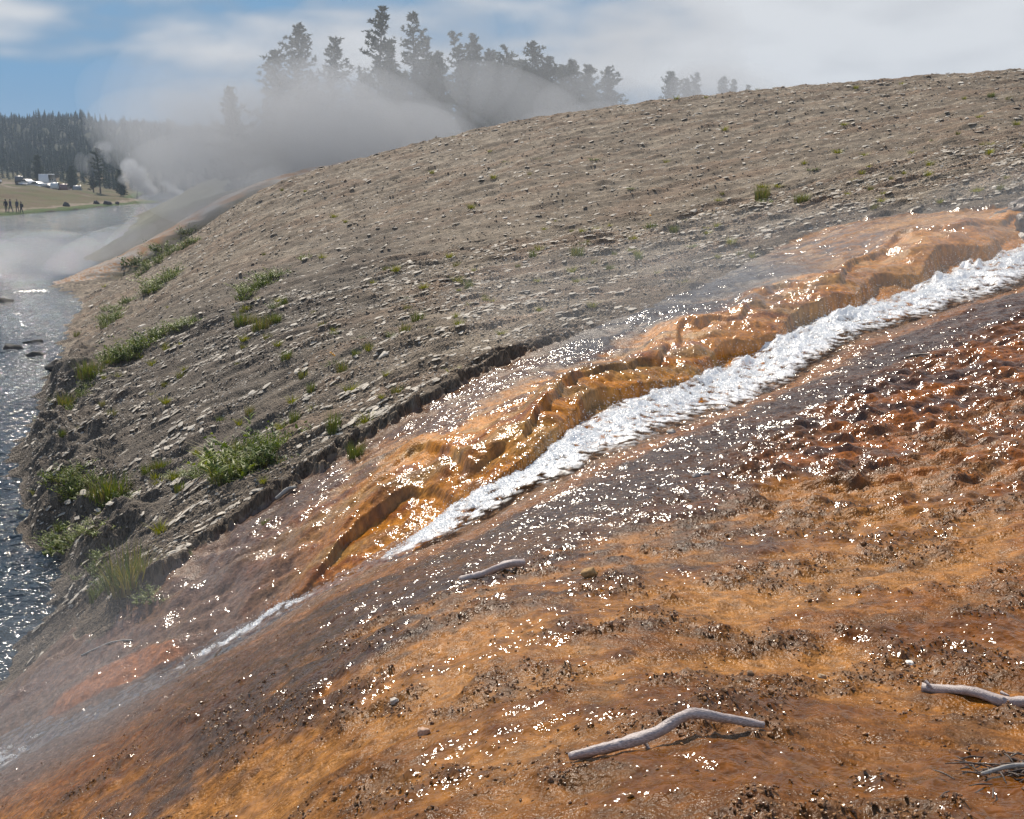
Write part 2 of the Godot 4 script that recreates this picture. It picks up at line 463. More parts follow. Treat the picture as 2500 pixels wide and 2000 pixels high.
func water(near: float, far: float, step: float, x0: float, x1: float) -> void:
	var rows := int((far - near) / step) + 2
	var columns := int((x1 - x0) / step) + 2
	var v := PackedVector3Array()
	var n := PackedVector3Array()
	var u := PackedVector2Array()
	var i := PackedInt32Array()
	for r in rows:
		for c in columns:
			var x := x0 + c * step
			var z := -(near + r * step)
			v.append(Vector3(x, wave(x, z), z))
			u.append(Vector2(x, z))
	for r in rows:
		for c in columns:
			var l := v[r * columns + maxi(0, c - 1)]
			var g := v[r * columns + mini(columns - 1, c + 1)]
			var a := v[maxi(0, r - 1) * columns + c]
			var b := v[mini(rows - 1, r + 1) * columns + c]
			n.append(Vector3(-(g.y - l.y) / (g.x - l.x), 1.0, -(b.y - a.y) / (b.z - a.z)).normalized())
			if r < rows - 1 and c < columns - 1:
				var k := r * columns + c
				i.append_array(PackedInt32Array([k, k + columns, k + 1, k + 1, k + columns, k + columns + 1]))
	tag(part("river", mesh_of(v, n, i, PackedColorArray(), u), mats.river, self), "", "", "", "structure")


# white water along the stream, thinning to clear where little of it is thrown up
func white_water(from: float, to: float, label: String, seeded: int) -> void:
	var step := 0.018
	var rows := int(absf(from - to) / step) + 1
	var columns := 90
	var v := PackedVector3Array()
	var c := PackedColorArray()
	var i := PackedInt32Array()
	for r in rows:
		var x := from - r * step
		var w := look(t_width, x)
		var tall := look(t_foam, x)
		var zc := look(t_stream, x)
		for k in columns:
			var s := -1.0 + 2.0 * k / (columns - 1)
			var ragged := w * (1.0 + 0.35 * soft.get_noise_2d(x * 1.8 + (7.0 if s > 0.0 else 80.0), 5.0))
			var z := zc + s * ragged * 1.2
			var along := x * 1.25 + z * 0.9            # down the stream
			var over := z * 0.8 - x * 0.55              # across it
			var body := maxf(0.0, 1.0 - s * s)
			var churn := soft.get_noise_2d(along * 0.8 + 30.0, over * 1.2)
			var surge := 1.0 - absf(soft.get_noise_2d(along * 1.5, over * 1.9 + 40.0)) * 2.2
			var thread := streak.get_noise_2d(along * 2.2, over * 9.0)
			var froth := fine.get_noise_2d(along * 6.0, over * 11.0)
			var leap := maxf(0.0, soft.get_noise_2d(along * 2.2 + 11.0, over * 1.6)) * smoothstep(0.2, -0.6, s)
			var y := body * tall * (0.22 + 0.30 * churn + 0.08 * surge + 0.7 * leap) + sqrt(body) * (thread * 0.010 + froth * 0.008) * minf(1.0, tall * 6.0)
			var g := base(x, zc) * 0.65 + base(x, z) * 0.35 - 0.055 - 0.10 * minf(1.0, w)
			v.append(Vector3(x, g + y, z))
			var thick := smoothstep(0.05, 0.95, body * 1.15 + thread * 1.3 + froth * 0.6 + churn * 0.6 - 0.15) * smoothstep(0.0, 0.10, tall + thread * 0.06)
			var tan := clampf(0.25 - thread * 1.2 - churn * 0.5 + (0.35 - body) * 0.6, 0.0, 1.0)
			var col := Color(0.90, 0.90, 0.90).lerp(Color(0.62, 0.52, 0.41), tan * 0.8)
			var patchy := smoothstep(-0.25, 0.25, soft.get_noise_2d(along * 2.4, over * 3.0 + 77.0)) if x < -1.5 else 1.0
			col.a = thick * clampf(1.05 - tan * 0.7, 0.0, 1.0) * smoothstep(1.05, 0.72, s + thread * 0.3) * patchy
			c.append(col)
	for r in rows - 1:
		for k in columns - 1:
			var o := r * columns + k
			i.append_array(PackedInt32Array([o, o + columns, o + 1, o + 1, o + columns, o + columns + 1]))
	var st := SurfaceTool.new()
	st.create_from(mesh_of(v, PackedVector3Array(), i, c), 0)
	st.generate_normals()
	var o := part("white_water", st.commit(), mats.foam, self)
	tag(o, label, "white water", "", "stuff")
	# fine froth and drops thrown off it
	var r := rnd(seeded)
	var spots: Array[Transform3D] = []
	for n in int(absf(from - to) * 12000.0):
		var x := r.randf_range(to, from)
		var w := look(t_width, x)
		var tall := look(t_foam, x)
		if tall < 0.03 or r.randf() > w * 1.2 + 0.1:
			continue
		var side := clampf(r.randfn(-0.12, 0.42), -1.25, 1.05)
		if c[clampi(int((from - x) / step), 0, rows - 1) * columns + clampi(int((side + 1.0) / 2.0 * (columns - 1)), 0, columns - 1)].a < r.randf() * 0.9:
			continue
		var row := clampi(int((from - x) / step), 0, rows - 1)
		var k := clampi(int((side + 1.0) / 2.0 * (columns - 1)), 0, columns - 1)
		var p := v[row * columns + k]
		var s := r.randf_range(0.002, 0.006)
		if absf(side) > 1.0:
			p.z += (side - signf(side)) * w
			p.y = base(p.x, p.z) + r.randf() ** 3.0 * tall * 0.6
			s *= 0.5
		elif r.randf() < 0.12:
			p.y += r.randf() ** 2.5 * (tall * 1.0 + 0.03)
			s *= 0.55
		else:
			p.y += r.randf_range(-1.0, 2.0) * s
		spots.append(Transform3D(Basis(Vector3.RIGHT, r.randf() * 3.0).scaled(Vector3(s * r.randf_range(0.8, 1.8), s, s)), p + Vector3(r.randfn(), 0, r.randfn()) * 0.01))
	many("spray", drop_mesh(), mats.spray, spots, [], "fine drops thrown off the white torrent")


func drop_mesh() -> Mesh:
	var s := SphereMesh.new()
	s.radius = 1.0
	s.height = 2.0
	s.radial_segments = 6
	s.rings = 3
	return s


func many(called: String, mesh: Mesh, material: Material, spots: Array[Transform3D], colors: Array, label := "") -> MultiMeshInstance3D:
	var mm := MultiMesh.new()
	mm.transform_format = MultiMesh.TRANSFORM_3D
	mm.use_colors = colors.size() > 0
	mm.mesh = mesh
	mm.instance_count = spots.size()
	for k in spots.size():
		mm.set_instance_transform(k, spots[k])
		if colors.size():
			mm.set_instance_color(k, colors[k])
	var o := MultiMeshInstance3D.new()
	o.name = numbered(called)
	o.multimesh = mm
	o.material_override = material
	add_child(o)
	tag(o, label, called.replace("_", " "), "", "stuff")
	return o


# ---------- stones ----------
func lump(seeded: int, rough: float, flat: float, detail := 1, frequency := 1.1, planed := 7) -> ArrayMesh:
	# an irregular stone of about unit size: a subdivided icosahedron pushed in and out, some sides planed off
	var t := (1.0 + sqrt(5.0)) / 2.0
	var v: Array[Vector3] = []
	for p in [[-1, t, 0], [1, t, 0], [-1, -t, 0], [1, -t, 0], [0, -1, t], [0, 1, t], [0, -1, -t], [0, 1, -t], [t, 0, -1], [t, 0, 1], [-t, 0, -1], [-t, 0, 1]]:
		v.append(Vector3(p[0], p[1], p[2]).normalized())
	var f := [0, 11, 5, 0, 5, 1, 0, 1, 7, 0, 7, 10, 0, 10, 11, 1, 5, 9, 5, 11, 4, 11, 10, 2, 10, 7, 6, 7, 1, 8, 3, 9, 4, 3, 4, 2, 3, 2, 6, 3, 6, 8, 3, 8, 9, 4, 9, 5, 2, 4, 11, 6, 2, 10, 8, 6, 7, 9, 8, 1]
	for again in detail:
		var made := {}
		var g := []
		for k in range(0, f.size(), 3):
			var m := []
			for e in 3:
				var a: int = f[k + e]
				var b: int = f[k + (e + 1) % 3]
				var key := Vector2i(mini(a, b), maxi(a, b))
				if not made.has(key):
					made[key] = v.size()
					v.append(((v[a] + v[b]) / 2.0).normalized())
				m.append(made[key])
			g.append_array([f[k], m[0], m[2], f[k + 1], m[1], m[0], f[k + 2], m[2], m[1], m[0], m[1], m[2]])
		f = g
	var r := rnd(seeded)
	var nz := noise(FastNoiseLite.TYPE_SIMPLEX, frequency, seeded, 2)
	var planes := []
	for k in planed:
		planes.append([Vector3(r.randfn(), r.randfn(), r.randfn()).normalized(), r.randf_range(0.55, 0.9)])
	var pv := PackedVector3Array()
	for p in v:
		var q := p * (1.0 + rough * nz.get_noise_3dv(p))
		for pl in planes:
			var over: float = q.dot(pl[0]) - pl[1]
			if over > 0.0:
				q -= pl[0] * over * 0.9
		pv.append(q * Vector3(1.0, flat, 0.8))
	var st := SurfaceTool.new()
	st.begin(Mesh.PRIMITIVE_TRIANGLES)
	if rough > 0.5 or detail < 2:
		st.set_smooth_group(-1)
	for k in range(0, f.size(), 3):
		for e in [0, 2, 1]:
			st.add_vertex(pv[f[k + e]])
	st.generate_normals()
	st.index()
	return st.commit()


func on_ground(x: float, z: float, sink := 0.0) -> Vector3:
	return Vector3(x, ground(x, z) - sink, z)


func lying(x: float, z: float, turn: float, tilt := 0.15) -> Basis:
	var n := (normal_at(x, z) + Vector3(sin(turn * 7.0), 0, cos(turn * 5.0)) * tilt).normalized()
	var across := n.cross(Vector3(sin(turn), 0, cos(turn))).normalized()
	return Basis(across, n, across.cross(n))


# ---------- swept wood ----------
func tube(points: Array, radii: Array, sides: int, seeded: int, rough := 0.08) -> ArrayMesh:
	var nz := noise(FastNoiseLite.TYPE_SIMPLEX_SMOOTH, 1.0, seeded, 3)
	var curve := Curve3D.new()
	for k in points.size():
		var a: Vector3 = points[maxi(0, k - 1)]
		var b: Vector3 = points[mini(points.size() - 1, k + 1)]
		curve.add_point(points[k], -(b - a) / 6.0, (b - a) / 6.0)
	var rings := maxi(6, points.size() * 5)
	var v := PackedVector3Array()
	var i := PackedInt32Array()
	var long := curve.get_baked_length()
	var mid := PackedVector3Array()
	for r in rings:
		mid.append(curve.sample_baked(long * r / (rings - 1), true))
	for r in rings:
		var t := float(r) / (rings - 1) * (radii.size() - 1)
		var k := mini(int(t), radii.size() - 2)
		var rad := lerpf(radii[k], radii[k + 1], t - k)
		var ahead := (mid[mini(rings - 1, r + 1)] - mid[maxi(0, r - 1)]).normalized()
		var x := ahead.cross(Vector3.UP if absf(ahead.y) < 0.9 else Vector3.RIGHT).normalized()
		var y := x.cross(ahead)
		for s in sides:
			var a := TAU * s / sides
			var w := 1.0 + rough * 2.0 * nz.get_noise_3d(cos(a) * 2.0, sin(a) * 2.0, r * 0.6) + rough * sin(a * 5.0 + r * 0.3) * 0.5
			v.append(mid[r] + (x * cos(a) + y * sin(a)) * rad * w)
	for r in rings - 1:
		for s in sides:
			var a := r * sides + s
			var b := r * sides + (s + 1) % sides
			i.append_array(PackedInt32Array([a, b, a + sides, b, b + sides, a + sides]))
	for end in 2:
		var o := v.size()
		v.append(mid[0] if end == 0 else mid[rings - 1])
		for s in sides:
			var a := (0 if end == 0 else (rings - 1) * sides) + s
			var b := (0 if end == 0 else (rings - 1) * sides) + (s + 1) % sides
			i.append_array(PackedInt32Array([o, b, a] if end == 0 else [o, a, b]))
	var st := SurfaceTool.new()
	st.create_from(mesh_of(v, PackedVector3Array(), i), 0)
	st.generate_normals()
	return st.commit()


# ---------- plants ----------
func blade(v: PackedVector3Array, c: PackedColorArray, root: Vector3, lean: Vector3, tall: float, wide: float, low: Color, high: Color) -> void:
	var across := lean.cross(Vector3.UP)
	across = (across.normalized() if across.length() > 0.01 else Vector3.RIGHT) * wide
	var last := root
	var steps := 3
	for k in range(1, steps + 1):
		var t := float(k) / steps
		var p := root + Vector3.UP * tall * t * (1.0 - 0.25 * t * lean.length()) + lean * tall * t * t
		var w0 := across * (1.0 - float(k - 1) / steps)
		var w1 := across * (1.0 - t)
		var c0 := low.lerp(high, float(k - 1) / steps)
		var c1 := low.lerp(high, t)
		v.append_array([last - w0, p - w1, last + w0])
		c.append_array([c0, c1, c0])
		if k < steps:
			v.append_array([last + w0, p - w1, p + w1])
			c.append_array([c0, c1, c1])
		last = p


func leaves_mesh(v: PackedVector3Array, c: PackedColorArray) -> ArrayMesh:
	var a := []
	a.resize(Mesh.ARRAY_MAX)
	a[Mesh.ARRAY_VERTEX] = v
	a[Mesh.ARRAY_COLOR] = c
	var m := ArrayMesh.new()
	m.add_surface_from_arrays(Mesh.PRIMITIVE_TRIANGLES, a)
	var st := SurfaceTool.new()
	st.create_from(m, 0)
	st.generate_normals()
	st.index()
	return st.commit()


# meshes one metre wide and high, scaled by what each plant measures
func tuft_mesh(seeded: int, count: int, dry: float) -> ArrayMesh:
	var r := rnd(seeded)
	var v := PackedVector3Array()
	var c := PackedColorArray()
	for k in count:
		var a := r.randf() * TAU
		var off := sqrt(r.randf()) * 0.36
		var root := Vector3(cos(a) * off, -0.08, sin(a) * off)
		var lean := Vector3(cos(a), 0, sin(a)) * r.randf_range(0.05, 0.55) + Vector3(r.randfn(), 0, r.randfn()) * 0.12
		var g := Color(0.075, 0.115, 0.018).lerp(Color(0.20, 0.22, 0.035), r.randf())
		if r.randf() < dry:
			g = Color(0.27, 0.21, 0.09)
		blade(v, c, root, lean, r.randf_range(0.45, 1.0), r.randf_range(0.012, 0.024), g * 0.7, g * 1.15)
	return leaves_mesh(v, c)


func bush_mesh(seeded: int, stems: int, dark := 0.0) -> Array:
	# leafy stems leaning out from a low uneven mound, with grass between
	var r := rnd(seeded)
	var nz := noise(FastNoiseLite.TYPE_SIMPLEX_SMOOTH, 2.2, seeded, 2)
	var v := PackedVector3Array()
	var c := PackedColorArray()
	var sv := PackedVector3Array()
	var sc := PackedColorArray()
	for k in stems:
		var a := r.randf() * TAU
		var off := sqrt(r.randf()) * 0.5 * (1.0 + 0.5 * nz.get_noise_2d(cos(a), sin(a)))
		var root := Vector3(cos(a) * off, -0.1, sin(a) * off)
		var lean := Vector3(cos(a), 0, sin(a)) * r.randf_range(-0.1, 0.7) + Vector3(r.randfn(), 0, r.randfn()) * 0.2
		var tall := r.randf_range(0.3, 1.0) * (1.0 - off * 0.9) * (1.0 + 0.6 * nz.get_noise_2d(root.x * 2.0, root.z * 2.0))
		blade(sv, sc, root, lean, tall, 0.010, Color(0.10, 0.09, 0.03), Color(0.12, 0.14, 0.03))
		var sunny := clampf(r.randf() * 1.2 - dark, 0.0, 1.0)
		if r.randf() < 0.25:
			var straw := Color(0.20, 0.21, 0.03).lerp(Color(0.30, 0.24, 0.09), r.randf())
			for g in 4:
				blade(v, c, root, lean + Vector3(r.randfn(), 0, r.randfn()) * 0.3, tall * r.randf_range(0.7, 1.2), 0.012, straw * 0.7, straw)
			continue
		var n := r.randi_range(8, 14)
		for l in n:
			var t := (l + 1.0) / n
			var p := root + Vector3.UP * tall * t * 0.9 + lean * tall * t * t
			var b := r.randf() * TAU
			var out := Vector3(cos(b), 0, sin(b))
			var g := Color(0.06, 0.105, 0.015).lerp(Color(0.23, 0.27, 0.03), clampf(sunny + r.randfn() * 0.2, 0.0, 1.0))
			blade(v, c, p, out * r.randf_range(0.6, 1.6), r.randf_range(0.07, 0.16), r.randf_range(0.014, 0.03), g * 0.85, g * 1.1)
	return [leaves_mesh(sv, sc), leaves_mesh(v, c)]


func weed_mesh(seeded: int) -> ArrayMesh:
	# a low yellow green rosette
	var r := rnd(seeded)
	var v := PackedVector3Array()
	var c := PackedColorArray()
	for k in 70:
		var a := r.randf() * TAU
		var off := sqrt(r.randf()) * 0.4
		var g := Color(0.20, 0.22, 0.02).lerp(Color(0.46, 0.40, 0.03), r.randf())
		blade(v, c, Vector3(cos(a) * off, -0.05, sin(a) * off), Vector3(cos(a), 0, sin(a)) * r.randf_range(0.2, 0.9), r.randf_range(0.3, 1.0), r.randf_range(0.02, 0.045), g * 0.7, g)
	return leaves_mesh(v, c)


# ---------- conifers ----------
func conifer(called: String, at: Vector3, tall: float, wide: float, seeded: int, label: String, group: String, thin := 0.0, lean := Vector3.ZERO, bare := 0.12, limb := true) -> Node3D:
	var r := rnd(seeded)
	var o := thing(called, at, label, "tree", group)
	var bend := Vector3(r.randfn() * 0.02, 0, r.randfn() * 0.02) * tall + lean
	var stem := func(t: float) -> Vector3: return Vector3.UP * tall * t + bend * t * t
	var pts := []
	for k in 7:
		pts.append(stem.call(k / 6.0 * 0.97) - (Vector3.UP * 0.6 if k == 0 else Vector3.ZERO))
	part("trunk", tube(pts, [tall * 0.016 + 0.05, tall * 0.013, tall * 0.010, tall * 0.005, 0.015], 7, seeded), mats.bark, o)
	var v := PackedVector3Array()
	var c := PackedColorArray()
	var bv := PackedVector3Array()
	var bc := PackedColorArray()
	var y := bare
	var nz := noise(FastNoiseLite.TYPE_SIMPLEX, 1.0, seeded, 2)
	var turn := r.randf() * TAU
	while y < 0.99:
		# boughs in loose whorls, some missing, some long
		var t := (y - bare) / (1.0 - bare)
		var reach := wide * 0.5 * (pow(1.0 - t, 0.62) * minf(1.0, 0.5 + t * 2.6) * (0.78 + 0.5 * nz.get_noise_2d(y * 7.0, sin(turn) * 0.8)) + 0.03) * r.randf_range(0.4, 1.3)
		turn += 2.399 + r.randfn() * 0.4
		if r.randf() > thin:
			var dir := Vector3(cos(turn), 0, sin(turn))
			var rise := lerpf(-0.12, 0.75, t) + r.randfn() * 0.12
			var root: Vector3 = stem.call(y)
			var tip := root + dir * reach + Vector3.UP * reach * rise
			if limb:
				blade(bv, bc, root, Vector3.ZERO, 0.01, 0.01, Color(0.05, 0.04, 0.03), Color(0.05, 0.04, 0.03))
				var side := dir.cross(Vector3.UP) * 0.03
				bv.append_array([root - side, tip, root + side, root - Vector3.UP * 0.03, tip, root + Vector3.UP * 0.03])
				for q in 6:
					bc.append(Color(0.06, 0.05, 0.04))
			var tufts := int(4.0 + reach * 9.0)
			for k in tufts:
				var s := pow((k + r.randf()) / tufts, 0.7)
				var p := root.lerp(tip, s) + Vector3(r.randfn(), r.randfn() * 0.6, r.randfn()) * reach * 0.10
				var g := Color(0.028, 0.045, 0.018).lerp(Color(0.065, 0.085, 0.03), r.randf())
				var size := r.randf_range(0.2, 0.42) * (0.7 + tall * 0.022)
				for n in 5:
					var out := (dir * 0.8 + Vector3(r.randfn(), r.randfn() * 0.7 + 0.35, r.randfn()) * 0.9).normalized()
					var w := out.cross(Vector3(r.randfn(), r.randfn(), r.randfn())).normalized() * size * 0.22
					v.append_array([p - w, p + out * size, p + w])
					c.append_array([g, g, g])
		y += r.randf_range(0.0035, 0.0085)
	part("crown", leaves_mesh(v, c), mats.needles, o)
	if bv.size():
		part("boughs", leaves_mesh(bv, bc), mats.bark_tint, o)
	return o


# ---------- steam ----------
func puff(parent: Node, at: Vector3, size: Vector3, density: float, turn := Vector3.ZERO) -> void:
	var key := "steam_%.3f" % density
	if not mats.has(key):
		var m := FogMaterial.new()
		m.resource_name = "steam"
		m.albedo = Color(0.965, 0.98, 1.0)
		m.density = density
		mats[key] = m
	var o := FogVolume.new()
	o.name = "puff"
	o.shape = RenderingServer.FOG_VOLUME_SHAPE_ELLIPSOID
	o.size = size
	o.material = mats[key]
	o.position = at
	o.rotation = turn
	parent.add_child(o, true)


func plume(at: Vector3, label: String, seeded: int, puffs: Array, group := "") -> void:
	# puffs: [x, y, z from the plume's foot, size x, y, z, density]
	var r := rnd(seeded)
	var o := thing("steam_plume", at, label, "steam", group)
	for p in puffs:
		# each puff thins outwards: a faint hull round a denser heart
		var turn := Vector3(r.randf_range(-0.12, 0.12), r.randf_range(-0.3, 0.3), p[7] if p.size() > 7 else 0.0)
		var size := Vector3(p[3], p[4], p[5])
		if p[6] < 0.2 and seeded != 9:
			puff(o, Vector3(p[0], p[1], p[2]), size, p[6], turn)
			continue
		puff(o, Vector3(p[0], p[1], p[2]), size * 1.15, snappedf(p[6] * 0.4, 0.001), turn)
		puff(o, Vector3(p[0], p[1], p[2]) + size * Vector3(r.randfn(), r.randfn(), r.randfn()) * 0.06, size * 0.8, snappedf(p[6] * 0.7, 0.001), turn * 1.4)


func drift(r: RandomNumberGenerator, count: int, lo: Vector3, hi: Vector3, small: float, large: float, squat: float, density: float, tilt := 0.0) -> Array:
	# puffs strewn through a box from lo to hi, many sizes, each too thin to be told apart
	var out := []
	for k in count:
		var size := r.randf_range(small, large)
		var p := Vector3(lerpf(lo.x, hi.x, (k + r.randf()) / count), r.randf_range(lo.y, hi.y), r.randf_range(lo.z, hi.z))
		out.append([p.x, p.y, p.z, size * r.randf_range(0.8, 1.4), size * squat * r.randf_range(0.7, 1.3), size * r.randf_range(1.7, 2.5), density, tilt + r.randf_range(-0.3, 0.3)])
	return out


# ---------- people ----------
func flesh(bones: Array, cell: float) -> ArrayMesh:
	# one skin over tapered bones [from, to, radius, radius, colour], joined smoothly and meshed as surface nets
	var lo := Vector3(9, 9, 9)
	var hi := -lo
	for b in bones:
		for k in 2:
			lo = lo.min(b[k] - Vector3.ONE * (b[2 + k] + 2.0 * cell))
			hi = hi.max(b[k] + Vector3.ONE * (b[2 + k] + 2.0 * cell))
	var n := Vector3i((hi - lo) / cell) + Vector3i.ONE * 2
	var f := PackedFloat32Array()
	f.resize(n.x * n.y * n.z)
	for z in n.z:
		for y in n.y:
			for x in n.x:
				var p := lo + Vector3(x, y, z) * cell
				var d := 9.0
				for b in bones:
					var ab: Vector3 = b[1] - b[0]
					var t := clampf((p - b[0]).dot(ab) / maxf(1e-6, ab.length_squared()), 0.0, 1.0)
					var e: float = (p - b[0] - ab * t).length() - lerpf(b[2], b[3], t)
					var m := maxf(0.0, 0.03 - absf(d - e)) / 0.03
					d = minf(d, e) - m * m * 0.0075
				f[(z * n.y + y) * n.x + x] = d
	var id := {}
	var v := PackedVector3Array()
	var c := PackedColorArray()
	var i := PackedInt32Array()
	for z in n.z - 1:
		for y in n.y - 1:
			for x in n.x - 1:
				var o := (z * n.y + y) * n.x + x
				var sum := Vector3.ZERO
				var count := 0
				for e in [[0, 0, 0, 0], [0, 1, 0, 0], [0, 0, 1, 0], [0, 1, 1, 0], [1, 0, 0, 0], [1, 1, 0, 0], [1, 0, 1, 0], [1, 1, 1, 0], [2, 0, 0, 0], [2, 1, 0, 0], [2, 0, 1, 0], [2, 1, 1, 0]]:
					var a := Vector3i(0, e[1], e[2]) if e[0] == 0 else Vector3i(e[1], 0, e[2]) if e[0] == 1 else Vector3i(e[1], e[2], 0)
					var b := a + (Vector3i(1, 0, 0) if e[0] == 0 else Vector3i(0, 1, 0) if e[0] == 1 else Vector3i(0, 0, 1))
					var fa := f[o + (a.z * n.y + a.y) * n.x + a.x]
					var fb := f[o + (b.z * n.y + b.y) * n.x + b.x]
					if (fa < 0.0) != (fb < 0.0):
						sum += Vector3(a).lerp(Vector3(b), fa / (fa - fb))
						count += 1
				if count:
					id[o] = v.size()
					var p := lo + (Vector3(x, y, z) + sum / count) * cell
					v.append(p)
					var best := 9.0
					var col := Color.WHITE
					for b in bones:
						var ab: Vector3 = b[1] - b[0]
						var t := clampf((p - b[0]).dot(ab) / maxf(1e-6, ab.length_squared()), 0.0, 1.0)
						var e: float = (p - b[0] - ab * t).length() - lerpf(b[2], b[3], t)
						if e < best:
							best = e
							col = b[4]
					c.append(col)
	for z in range(1, n.z - 1):
		for y in range(1, n.y - 1):
			for x in range(1, n.x - 1):
				var o := (z * n.y + y) * n.x + x
				for axis in 3:
					var ahead: int = [1, n.x, n.x * n.y][axis]
					if (f[o] < 0.0) == (f[o + ahead] < 0.0):
						continue
					var s: int = [n.x, n.x * n.y, 1][axis]
					var t: int = [n.x * n.y, 1, n.x][axis]
					var q := [id[o - s - t], id[o - t], id[o], id[o - s]]
					if f[o] < 0.0:
						q.reverse()
					i.append_array(PackedInt32Array([q[0], q[1], q[2], q[0], q[2], q[3]]))
	var st := SurfaceTool.new()
	st.create_from(mesh_of(v, PackedVector3Array(), i, c), 0)
	st.generate_normals()
	return st.commit()


func person(at: Vector3, turn: float, tall: float, stride: float, coat: Color, trousers: Color, hair: Color, pack: Color, label: String) -> void:
	var k := tall / 1.75
	var skin := Color(0.45, 0.28, 0.2)
	var shoe := Color(0.03, 0.03, 0.03)
	var b := []
	var fingers: Array[ArrayMesh] = []
	var hip := Vector3(0, 0.93, 0)
	var neck := Vector3(0, 1.45, -0.02)
	b.append([hip, Vector3(0, 1.12, 0), 0.15, 0.135, coat])
	b.append([Vector3(0, 1.12, 0), Vector3(0, 1.36, -0.01), 0.135, 0.145, coat])
	b.append([neck, Vector3(0, 1.52, -0.02), 0.058, 0.055, skin])
	b.append([Vector3(0, 1.585, -0.03), Vector3(0, 1.655, -0.02), 0.085, 0.095, skin])
	b.append([Vector3(0, 1.60, -0.125), Vector3(0, 1.575, -0.132), 0.018, 0.022, skin])
	for s in [-1.0, 1.0]:
		var go: float = stride * s
		var knee := Vector3(0.10 * s, 0.50, -0.18 * go - 0.03)
		var ankle := Vector3(0.10 * s, 0.09, -0.32 * go + 0.02)
		b.append([Vector3(0.085 * s, 0.92, 0), knee, 0.088, 0.062, trousers])
		b.append([knee, ankle, 0.06, 0.043, trousers])
		b.append([ankle - Vector3(0, 0.04, -0.03), ankle + Vector3(0.01 * s, -0.055, -0.15), 0.042, 0.036, shoe])
		var shoulder := Vector3(0.185 * s, 1.38, -0.01)
		var elbow := Vector3(0.25 * s, 1.10, 0.12 * go)
		var wrist := Vector3(0.25 * s, 0.87, 0.16 * go - 0.10)
		b.append([Vector3(0.08 * s, 1.40, -0.01), shoulder, 0.07, 0.064, coat])
		b.append([shoulder, elbow, 0.058, 0.047, coat])
		b.append([elbow, wrist, 0.046, 0.035, coat])
		b.append([wrist, wrist + Vector3(0, -0.085, -0.02), 0.032, 0.036, skin])
		for g in 5:
			var root := wrist + (Vector3(0, -0.1, -0.045 + g * 0.02) if g < 4 else Vector3(0, -0.05, -0.035))
			var tip := root + (Vector3(-0.016 * s, -0.085 + absf(g - 1.4) * 0.012, -0.012) if g < 4 else Vector3(-0.015 * s, -0.05, -0.045))
			fingers.append(coloured(tube([root, root.lerp(tip, 0.5) + Vector3(0.004 * s, 0, 0), tip], [0.011, 0.010, 0.008], 5, g, 0.0), skin, 0.0))
		b.append([Vector3(0.092 * s, 1.60, -0.02), Vector3(0.094 * s, 1.63, -0.015), 0.014, 0.016, skin])
	var o := thing("person", at, label, "person", "walkers on the far river bank")
	o.rotation.y = turn
	o.scale = Vector3.ONE * k
	var whole := SurfaceTool.new()
	whole.append_from(flesh(b, 0.04), 0, Transform3D())
	for f in fingers:
		whole.append_from(f, 0, Transform3D())
	part("body", whole.commit(), mats.cloth, o)
	part("hair", flesh([[Vector3(0, 1.63, 0.0), Vector3(0, 1.685, -0.015), 0.098, 0.088, hair], [Vector3(0, 1.57, 0.05), Vector3(0, 1.64, 0.03), 0.06, 0.085, hair]], 0.024), mats.cloth, o)
	if pack.a > 0.5:
		part("backpack", flesh([[Vector3(-0.08, 1.08, 0.2), Vector3(-0.08, 1.33, 0.17), 0.1, 0.085, pack], [Vector3(0.08, 1.08, 0.2), Vector3(0.08, 1.33, 0.17), 0.1, 0.085, pack]], 0.03), mats.cloth, o)


# ---------- vehicles ----------
func extruded(profile: Array, half: float, pinch: float) -> ArrayMesh:
	# a side view [z, y] swept across the car, drawn in towards the roof by pinch
	var st := SurfaceTool.new()
	st.begin(Mesh.PRIMITIVE_TRIANGLES)
	var flat := PackedVector2Array()
	for p in profile:
		flat.append(Vector2(p[0], p[1]))
	var tri := Geometry2D.triangulate_polygon(flat)
	var top := -9.0
	for p in flat:
		top = maxf(top, p.y)
	var across := [-1.0, -0.9, 0.9, 1.0]
	var at := func(p: Vector2, k: int) -> Vector3:
		var w: float = half * across[k] * (1.0 - pinch * smoothstep(0.45, 1.0, p.y / top))
		var shrink := 0.96 if k == 0 or k == 3 else 1.0
		return Vector3(w, 0.25 + (p.y - 0.25) * shrink, p.x * shrink)
	for s in [0, 3]:
		for k in range(0, tri.size(), 3):
			for e in ([0, 1, 2] if s == 3 else [2, 1, 0]):
				st.add_vertex(at.call(flat[tri[k + e]], s))
	for k in flat.size():
		var a := flat[k]
		var b := flat[(k + 1) % flat.size()]
		for c in 3:
			var q := [at.call(a, c), at.call(b, c), at.call(b, c + 1), at.call(a, c + 1)]
			for e in [0, 1, 2, 0, 2, 3]:
				st.add_vertex(q[e])
	st.generate_normals()
	return st.commit()


